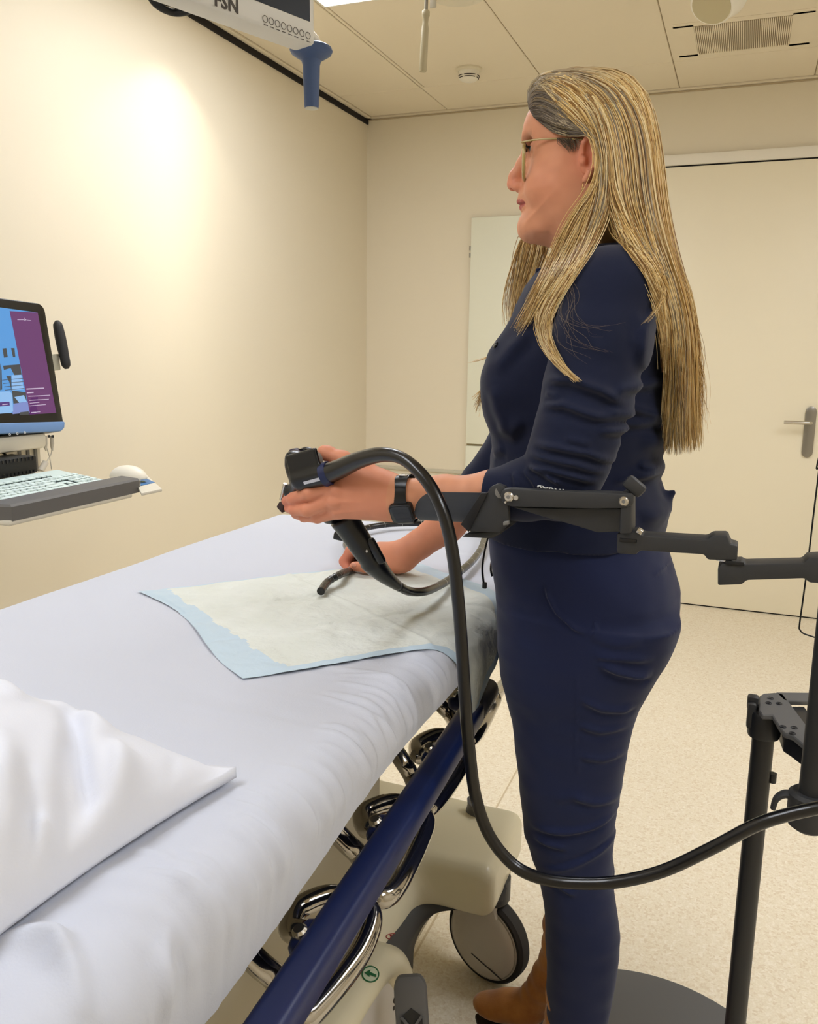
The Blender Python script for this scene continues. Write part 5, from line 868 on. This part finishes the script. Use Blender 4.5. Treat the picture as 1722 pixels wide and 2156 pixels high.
it = [Yp(838, 1234, 1.275), Yp(862, 1245, 1.31), zb_(895, 1245, .955), zb_(930, 1230, .945), zb_(965, 1206, .94), zb_(995, 1180, .938), zb_(1015, 1150, .938), zb_(1018, 1124, .938), zb_(990, 1108, .94), zb_(940, 1103, .938), zb_(880, 1102, .938), zb_(820, 1104, .938), zb_(770, 1112, .938), zb_(738, 1128, .938), zb_(728, 1145, .938), zb_(735, 1160, .938), zb_(748, 1170, .945), Yp(760, 1180, 1.60), Yp(757, 1190, 1.555), Yp(742, 1199, 1.535), zb_(715, 1210, .945), zb_(690, 1225, .94), zb_(676, 1244, .938)]
ip = cr(it, 9); tube_o = MB().tube(ip, np.interp(np.linspace(0, 1, len(ip)), [0, .06, .85, 1], [.0085, .0076, .0072, .0070]), 14).build('insertion_tube', 'tube_black', sc, 180)
L_s = np.concatenate([[0], np.cumsum(np.linalg.norm(np.diff(ip, axis=0), axis=1))]); s_ = .14
while s_ < L_s[-1]-.02:
    near_tip = s_ > L_s[-1]-.16; k = min(int(np.searchsorted(L_s, s_)), len(ip)-2); d_ = nrm(ip[k+1]-ip[k]); MB().torus(ip[k], d_, .0073, .0005 if not near_tip else .0004, 16, 5).build('depth_mark', 'tube_mark' if not near_tip else 'scope_grey', tube_o, 180); s_ += .05 if not near_tip else .011
d_ = nrm(ip[-1]-ip[-2]); MB().lathe([(.0073, -.004), (.0078, 0), (.0074, .003), (.006, .0035), (0, .002)], ip[-1], d_, 20).build('tube_tip', 'scope_black', tube_o)
# ------------------------------------------------------------------ overhead display on its arm, with a hanging handle
zc = 2.0; c_r = Zp(664, 96, zc); c_l = Zp(402, 0, zc); du = nrm(c_l-c_r); dn_ = np.cross(du, (0, 0, 1)); dn_ = dn_ if dn_ @ (EYE-c_r) > 0 else -dn_; dv = V3(0, 0, 1)
mon = thing('overhead_display', c_r+du*.3+V3(0, 0, .2), 'white surgical display seen from below with row of round buttons, hung from the ceiling', 'display')
WM, HM, DM = .66, .43, .062; cc = c_r+du*WM/2+dv*HM/2-dn_*DM/2
MB().prism([(-WM/2, -HM/2), (WM/2, -HM/2), (WM/2, HM/2), (-WM/2, HM/2)], cc, du, dv, dn_, DM, .008, 3).build('housing', 'monitor_white', mon)
sc_l = Yp(648, 52, c_r[1])  # lower screen corner
fo = cc+dn_*(DM/2+.0006); px0_, pz0_ = .03, .058
MB().box(fo+dv*.006, (WM-.032, .001, HM-.072), R=Matrix((du, dn_, dv)).transposed()).build('screen', 'screen_dark', mon)
def on_m(px, py, off=.0008):
    d = ray(px, py); t = ((fo-EYE)@dn_)/(d@dn_); return EYE+d*t+dn_*off
for i in range(8):
    q = on_m(558+90*i/7, 40+35*i/7); MB().torus(q, dn_, .0062, .0006, 20, 5).build('button', 'print_dark', mon); q2 = on_m(559+90*i/7, 53+35*i/7); MB().box(q2, (.010, .0006, .0016), R=Matrix((du, dn_, dv)).transposed()).build('button_caption', 'print_dark', mon)
text_mb('FSN', .034, on_m(477, 8, .0004), -du, dv, .0004, bold=.0009).build('lettering', 'print_dark', mon)
MB().box(cc-dn_*.05+dv*.02, (.2, .05, .2), .01, R=Matrix((du, dn_, dv)).transposed()).cyl(cc-dn_*.06+dv*.05, (cc-dn_*.06)[:2].tolist()+[HC] if False else V3((cc-dn_*.06)[0], (cc-dn_*.06)[1], HC), .03).build('suspension_arm', 'white_plastic', mon)
hd = c_r+du*.022-dn_*.02; hd = V3(*Zp(655, 107, zc+.028))
MB().lathe([(0, .01), (.040, .010), (.046, .006), (.048, .0), (.045, -.006), (.034, -.013), (.0225, -.020), (.0195, -.03), (.0185, -.06), (.0165, -.115), (.0155, -.120), (0, -.121)], hd, (0, 0, 1), 44).build('handle', 'handle_blue', mon)
MB().tube(cr([hd+V3(0, 0, .008), hd+V3(0, 0, .03), cc-dn_*.045-dv*.12-du*.2], 6), .012, 12).build('handle_stem', 'white_plastic', mon)
MB().lathe([(0, -.1215), (.0145, -.1213), (.0150, -.1195)], hd, (0, 0, 1), 32).build('handle_end', 'handle_tip', mon)
lp = cr([Zp(418, -14, 2.1), Zp(412, 12, 2.08), Zp(392, 24, 2.07), Zp(368, 27, 2.07), Zp(342, 18, 2.07), Zp(322, 2, 2.08), Zp(312, -20, 2.1)], 7); tag(MB().tube(lp, .0075, 12).tube(cr([Zp(414, -16, 2.1), Zp(402, 2, 2.09), Zp(375, 7, 2.085), Zp(346, 1, 2.085), Zp(333, -16, 2.1)], 7), .0085, 12).tube(cr([Zp(385, -8, 2.11), Zp(362, 2, 2.10), Zp(340, -8, 2.11)], 6), .004, 8, mi=1).build('cable_loop', ['cable_black', 'cable_green'], None, 180), 'black cable loop hanging beside the overhead display', 'cable')
# ------------------------------------------------------------------ wall-arm computer: touch display, handle, keyboard tray
XM = -1.86
tr = Xp(93, 640, XM-.02); br = Xp(137, 908, XM+.045); tl = Xp(0, 632, XM-.02); bl_ = Xp(0, 929, XM+.045)
mv = nrm(tr-br); mu = nrm(.5*((tr-tl)/np.linalg.norm(tr-tl)+(br-bl_)/np.linalg.norm(br-bl_))); mn = nrm(np.cross(mu, mv)); mn = mn if mn @ (EYE-br) > 0 else -mn; mu = nrm(np.cross(mv, mn)); mu = mu if mu @ (tr-tl) > 0 else -mu
pt_ = thing('touch_computer', br-mu*.25, 'medical panel computer with black bezel, blue chin and side handle, on a column', 'computer')
Hh = np.linalg.norm(tr-br); Ww = .56; ctr = br-mu*Ww/2+mv*Hh/2
def mp(u, v, off=0): return br-mu*u+mv*v+mn*off      # u from the right edge, v from the bottom
def on_p(px, py, off=.0): d = ray(px, py); t = ((br-EYE)@mn)/(d@mn); q = EYE+d*t; return (br-q)@mu, (q-br)@mv
rr2 = lambda a, b, r: [(sx*(a-r)+r*math.cos(q), sy*(b-r)+r*math.sin(q)) for sx, sy, q0 in ((1, 1, 0), (-1, 1, math.pi/2), (-1, -1, math.pi), (1, -1, 1.5*math.pi)) for q in np.linspace(q0, q0+math.pi/2, 7)]
MB().prism(rr2(Ww/2, Hh/2, .024), ctr-mn*.03, mu, mv, mn, .06, .006, 3).build('bezel', 'bezel_black', pt_)
u0, v0 = on_p(137, 880); u1, v1 = on_p(118, 870)
chin_h = on_p(120, 888)[1]
MB().prism([(-Ww/2+.002, 0), (Ww/2-.018, 0), (Ww/2-.003, .010), (Ww/2+.001, .022), (Ww/2+.001, chin_h), (-Ww/2+.002, chin_h)], br-mu*Ww/2-mn*.029, mu, mv, mn, .066, .004, 3).build('chin', 'chin_blue', pt_)
def flat(name, pxs, m, off=.0004):
    P = [mp(*on_p(px, py), off+.0003) for px, py in pxs]; b = MB(); n = len(P); b.add(P+[p-mn*.0002 for p in P], [tuple(range(n)), tuple(range(n, 2*n))[::-1]]+[(i, (i+1) % n, n+(i+1) % n, n+i) for i in range(n)]); return b.build(name, m, SCR, None)
SCR = None
su = [on_p(79, 658), on_p(118, 869)]; ex_ = mp(Ww-.02, .06); MBs = MB(); P = [mp(su[0][0], su[0][1], .0002), mp(Ww-.025, su[0][1]+.004, .0002), mp(Ww-.025, su[1][1]+.002, .0002), mp(su[1][0], su[1][1], .0002)]
MBs.add(P, [(0, 1, 2, 3)]); SCR = MBs.build('screen', 'scr_blue', pt_, None)
flat('screen_panel', [(20, 655), (79, 658), (118, 869), (63, 873)], 'scr_purple', .0004); flat('screen_patch', [(64, 838), (80, 836), (76, 858), (82, 871), (62, 873)], 'scr_deep', .0006)
flat('screen_picture', [(5, 734), (13, 733), (16, 752), (8, 753)], 'scr_brown'); flat('screen_picture', [(23, 733), (30, 733), (32, 752), (27, 752)], 'scr_brown'); flat('screen_picture', [(6, 770), (42, 767), (45, 789), (30, 790), (22, 775), (8, 779)], 'scr_brown'); flat('screen_picture', [(13, 792), (23, 792), (24, 824), (20, 806)], 'scr_brown'); flat('screen_picture', [(0, 765), (3, 780), (4, 820), (0, 822)], 'scr_brown'); flat('screen_picture', [(25, 822), (54, 826), (56, 846), (28, 850)], 'scr_deep' if False else 'scr_brown', .0003); flat('screen_picture', [(30, 836), (50, 832), (56, 846), (40, 848)], 'scr_pale', .0005); flat('screen_picture', [(28, 850), (58, 846), (62, 868), (26, 872)], 'scr_lilac', .0005); flat('screen_picture', [(42, 868), (60, 866), (62, 873), (40, 874)], 'scr_brown', .0007)
flat('screen_picture', [(24, 790), (44, 789), (50, 820), (26, 822)], 'scr_pale', .0003)
for k in range(4): flat('screen_line', [(4+k*2, 800+7*k), (48+k, 796+7*k), (48+k, 797.2+7*k), (4+k*2, 801.2+7*k)], 'scr_brown', .0007)
flat('login_card', [(-10, 825), (20, 824), (25, 830), (27, 866), (22, 869), (-10, 872)], 'scr_pale', .0009); flat('login_button', [(-10, 848), (19, 846), (20, 854), (-10, 857)], 'scr_btn', .0012); flat('login_text', [(4, 851), (15, 850), (15.2, 852), (4, 853)], 'scr_text', .0014)
for (x0, y0, x1, y1, h) in ((55, 818, 92, 816, 2.4), (56, 826, 70, 825, 2.6), (59, 834, 105, 831.5, 1.4), (61, 842.5, 102, 840, 1.4), (62, 848.5, 82, 846.5, 1.4), (62, 854, 96, 851, 1.4), (65, 868, 76, 867, 2), (77, 867, 84, 866.4, 1.4), (36, 672.5, 49, 672.5, 1.4), (55, 673.5, 65, 674.5, .8)): flat('screen_text', [(x0, y0), (x1, y1), (x1+.2, y1+h), (x0+.2, y0+h)], 'scr_text', .0008)
flat('screen_logo', [(51, 669), (53, 672), (55, 673), (53, 675), (52.4, 677), (51, 675)], 'scr_text', .0008)
for px, py in ((18, 915), (34, 913.5), (50, 911)):
    u, v = on_p(px, py); MB().torus(mp(u, v, .0042), mn, .0026, .0009, 12, 5).build('chin_icon', 'tube_mark', pt_)
# side handle on its bracket, column, plugs
bk = MB(); a1 = [on_p(110, 743), on_p(146, 740), on_p(150, 774), on_p(117, 778)]; bk.prism([(-u, v) for u, v in a1], br-mn*.045, mu, mv, mn, .01, .002); bk.build('handle_bracket', 'bracket_grey', pt_)
h0 = mp(*on_p(136, 671), -.03); h1 = mp(*on_p(157, 773), -.03); hp_ = [h0+(h1-h0)*t for t in np.linspace(0, 1, 16)]; MB().tube(hp_, [.005, .0125, .014, .0145, .015, .0155, .0155, .0155, .0152, .015, .0145, .0142, .014, .0138, .0125, .006], 18).build('side_handle', 'grip_black', pt_, 60)
ch = MB(); cpx = mp(.27, -.02, -.10); col0 = Xp(48, 1010, XM-.06); ch.box((XM-.06, col0[1]-.02, 1.11), (.09, .10, .28), .006).build('column', mat('alu', (206, 200, 184), .4, .3), pt_)
gr_ = MB()
for o in (-.03, 0, .028): gr_.box((XM-.0135, col0[1]-.02+o, 1.11), (.004, .010, .27))
gr_.build('column_groove', 'scope_grey', pt_); MB().box(mp(.20, -.022, -.055), (.07, .30, .045), .012).build('head_joint', 'white_plastic', pt_); MB().box((XM-.16, col0[1]-.06, 1.14), (.28, .09, .09), .01).box((XL+.02, col0[1]-.06, 1.14), (.04, .14, .3), .008).build('wall_bracket', 'white_plastic', pt_)
for px in (95, 109):
    q = Xp(px, 918, XM+.02); MB().tube([q, q-V3(0, 0, .022), q-V3(0, .002, .034), q-V3(0, 0, .042)], [.0055, .006, .004, .0022], 10).build('usb_plug', 'cable_white', pt_)
MB().tube(cr([Xp(97, 940, XM+.02), Xp(104, 960, XM+.02), Xp(109, 988, XM+.02)], 6), .0016, 8).tube(cr([Xp(109, 938, XM+.02), Xp(108, 955, XM+.02), Xp(100, 970, XM+.02), Xp(92, 985, XM+.02)], 6), .0018, 8).build('usb_cable', 'cable_white', pt_)
fe = Xp(91, 982, XM+.02); MB().tube([fe+V3(0, -.011, -.012), fe+V3(0, -.010, -.011), fe+V3(0, .010, .011), fe+V3(0, .011, .012)], [.006, .009, .009, .006], 12).build('ferrite_core', 'cable_white', pt_)
for px in (114, 122): q = mp(*on_p(px, 914), -.02); MB().cyl(q, q-V3(0, 0, .007), .0035, n=10).build('thumb_screw', 'bezel_black', pt_)
# small black box under the display
bx_ = Xp(20, 972, XM+.02); t = thing('black_adapter_box', bx_, 'small black finned box under the panel computer, on a pale shelf', 'box'); f0 = Xp(42, 968, XM+.02)
MB().box((XM+.035, f0[1]-.11, f0[2]-.008), (.09, .22, .046), .004).build('body', 'box_black', t); fn = MB()
for i in range(15): fn.box((XM+.0805, f0[1]-.012-.013*i, f0[2]+.010), (.003, .004, .009)); fn.box((XM+.0805, f0[1]-.012-.013*i, f0[2]-.026), (.003, .004, .008))
fn.build('fin', 'bezel_black', t)['kind'] = 'stuff'; MB().tube(cr([f0+V3(-.03, -.02, .015), f0+V3(-.02, -.05, .03), f0+V3(-.03, -.10, .06), f0+V3(-.05, -.16, .09)], 6), .0035, 10).build('lead', 'cable_black', t)
MB().box((XM+.04, f0[1]-.10, f0[2]-.038), (.10, .26, .010), .003).build('shelf', 'tray_white', t)
# keyboard tray with keyboard, mouse and mat
ZK = 1.016; ka = Zp(0, 1104, ZK-.026)+V3(0, 0, .026); kb = Zp(295, 1036, ZK-.026)+V3(0, 0, .026); kx = nrm(kb-ka); ky = nrm(np.cross((0, 0, 1), kx)); ky = ky if ky[0] < 0 else -ky; R3 = Matrix((kx, ky, (0, 0, 1))).transposed()
def kp(u, v, z=0): return kb-kx*u+ky*v+V3(0, 0, z)
def on_k(px, py, z=.0): q = Zp(px, py, ZK+z); return (kb-q)@kx, (q-kb)@ky
ty = thing('keyboard_tray', kp(.25, .12, -.02), 'pale keyboard tray with a thick dark grey wrist rest', 'tray')
WK = float(np.linalg.norm(Zp(27, 1098, ZK-.026)+V3(0, 0, .026)-kb)); LFT = nrm(ky*.95-kx*.3)
MB().box(kp(WK/2+.02, .12, -.030), (WK-.02, .24, .012), .004, R=R3).build('tray', 'tray_white', ty); MB().box(kp(WK/2+.05, .25, -.05), (.2, .2, .03), .01, R=R3).build('tray_arm', 'tray_white', ty)
wrp = MB(); pr_ = [(0, -.026), (0, .006), (.006, .011), (.058, .014), (.062, .008), (.062, -.026)]
def wsec(o, u): return [o+u*a+V3(0, 0, b) for a, b in pr_]
secs = [wsec(kp(0, 0), ky), wsec(kp(WK, 0), nrm(ky*1.0+kx*.35)*1.06), wsec(kp(WK, 0)+LFT*.3, nrm(ky*.6+kx*.8))]
G_ = np.array(secs); wrp.add(*grid_mb(np.concatenate([G_, G_[:, :1]], 1))); wrp.add(secs[0], [tuple(range(6))]); wrp.build('wrist_rest', 'wrist_pad', ty, 20)
KB = thing('keyboard', kp(.29, .13, -.02), 'mint-grey keyboard with rows of pale keys on the tray', 'keyboard'); KW, KD = .45, .185; kr = .035; TL = math.radians(7)
ky_, kn_ = ky*math.cos(TL)+V3(0, 0, math.sin(TL)), V3(0, 0, math.cos(TL))-ky*math.sin(TL); R4 = Matrix((kx, ky_, kn_)).transposed(); KO = kp(kr, .066, -.002)
def kq_(u, v, h=0): return KO-kx*u+ky_*v+kn_*h
MB().prism([(0, -.014), (0, .002), (.006, .005), (KD-.006, .005), (KD, .0), (KD, -.014)], kq_(KW/2, 0), ky_, kn_, kx, KW, .004, 3).build('case', 'kbd_body', KB)
def key(u, v, w, h=.0205): return MB().box(kq_(u, v, .0078), (w-.0046, h-.0050, .004), .001, R=R4, seg=1)
def well(u0, u1, v0, v1): return MB().box(kq_(.5*(u0+u1), .5*(v0+v1), .0051), (u1-u0, v1-v0, .0012), R=R4)
P19 = .0185; VR = [.022, .0425, .063, .0835, .104]
rows = [(VR[0], [1.5, 1.2, 1.2, 6, 1.2, 1.2, 1.2, 1.5]), (VR[1], [2.2]+[1]*10+[2.6]), (VR[2], [1.7]+[1]*11+[2.1]), (VR[3], [1.5]+[1]*12+[1.3]), (VR[4], [1]*13+[1.8]), (.133, [1]*12)]
mainR = .13; mainW = 15.8*P19
for v, ws in rows:
    u = mainR; s_c = mainW/sum(ws)
    for w in ws[::-1]: key(u+w*s_c/2, v, w*s_c).build('key', 'kbd_key', KB); u += w*s_c
for v in VR:
    for i in range(4): key(.010+P19*(i+.5)*.98, v, P19*.98).build('key', 'kbd_key', KB)
for v in (VR[4], VR[3], .133):
    for i in range(3): key(.1035+(i-1)*.0172, v, .0172).build('key', 'kbd_key', KB)
for u, v in ((.0863, VR[0]), (.1035, VR[0]), (.1207, VR[0]), (.1035, VR[1])): key(u, v, .0172).build('key', 'kbd_key', KB)
wl = MB()
for (u0, u1, v0, v1) in ((mainR-.001, mainR+mainW+.001, .011, .115), (.009, .011+4*P19*.98, .011, .115), (.077, .130, .0727, .115), (.077, .130, .0115, .0325), (.094, .113, .0325, .0533), (mainR-.001, mainR+mainW+.001, .1225, .1435), (.077, .130, .1225, .1435)): wl.add(*(lambda m: (m.v, m.f))(well(u0, u1, v0, v1)))
wl.build('key_well', 'kbd_gap', KB)['kind'] = 'stuff'; MB().box(kq_(.33, .163, .0053), (.05, .005, .0006), R=R4).build('printed_mark', 'scope_grey', KB)
ms = on_k(268, 998, .01); M_ = SDF(kp(*ms)-.09, kp(*ms)+.09, .0022); cm = kp(ms[0]-.004, ms[1]+.0, -.002); M_.ell(cm, (.036, .058, .036), .004, R=[tuple(kx), tuple(ky), (0, 0, 1)]); M_.put(lambda X, Y, Z: Z-cm[2]+0*X+0*Y, cm-.08, cm+V3(.08, .08, 0), .003, True)
mo = sdf_mb(M_).build('mouse', 'white_plastic', None, 180); tag(mo, 'rounded white computer mouse behind the keyboard end', 'mouse')
m_ = [on_k(*p) for p in ((341, 1019), (297, 1028), (283, 1003), (303, 986))]; mm = thing('mouse_mat', kp(*m_[0], -.02), 'pale and blue mouse mat sticking out under the white mouse', 'mouse mat')
b = MB(); b.prism([(-u, v) for u, v in m_], kb+V3(0, 0, -.0165), kx, ky, (0, 0, 1), .008, .002); b.build('mat', 'tray_white', mm); m2 = [on_k(*p, -.012) for p in ((326, 1016), (296, 1023), (296, 1007), (300, 1004))]; b = MB(); b.prism([(-u, v) for u, v in m2], kb+V3(0, 0, -.0118), kx, ky, (0, 0, 1), .0012); b.build('blue_print', 'mousepad_blue', mm); q = Zp(301, 1014, ZK-.0105); MB().box(q, (.012, .006, .0004), R=R3).build('printed_mark', 'logo_yellow', mm)
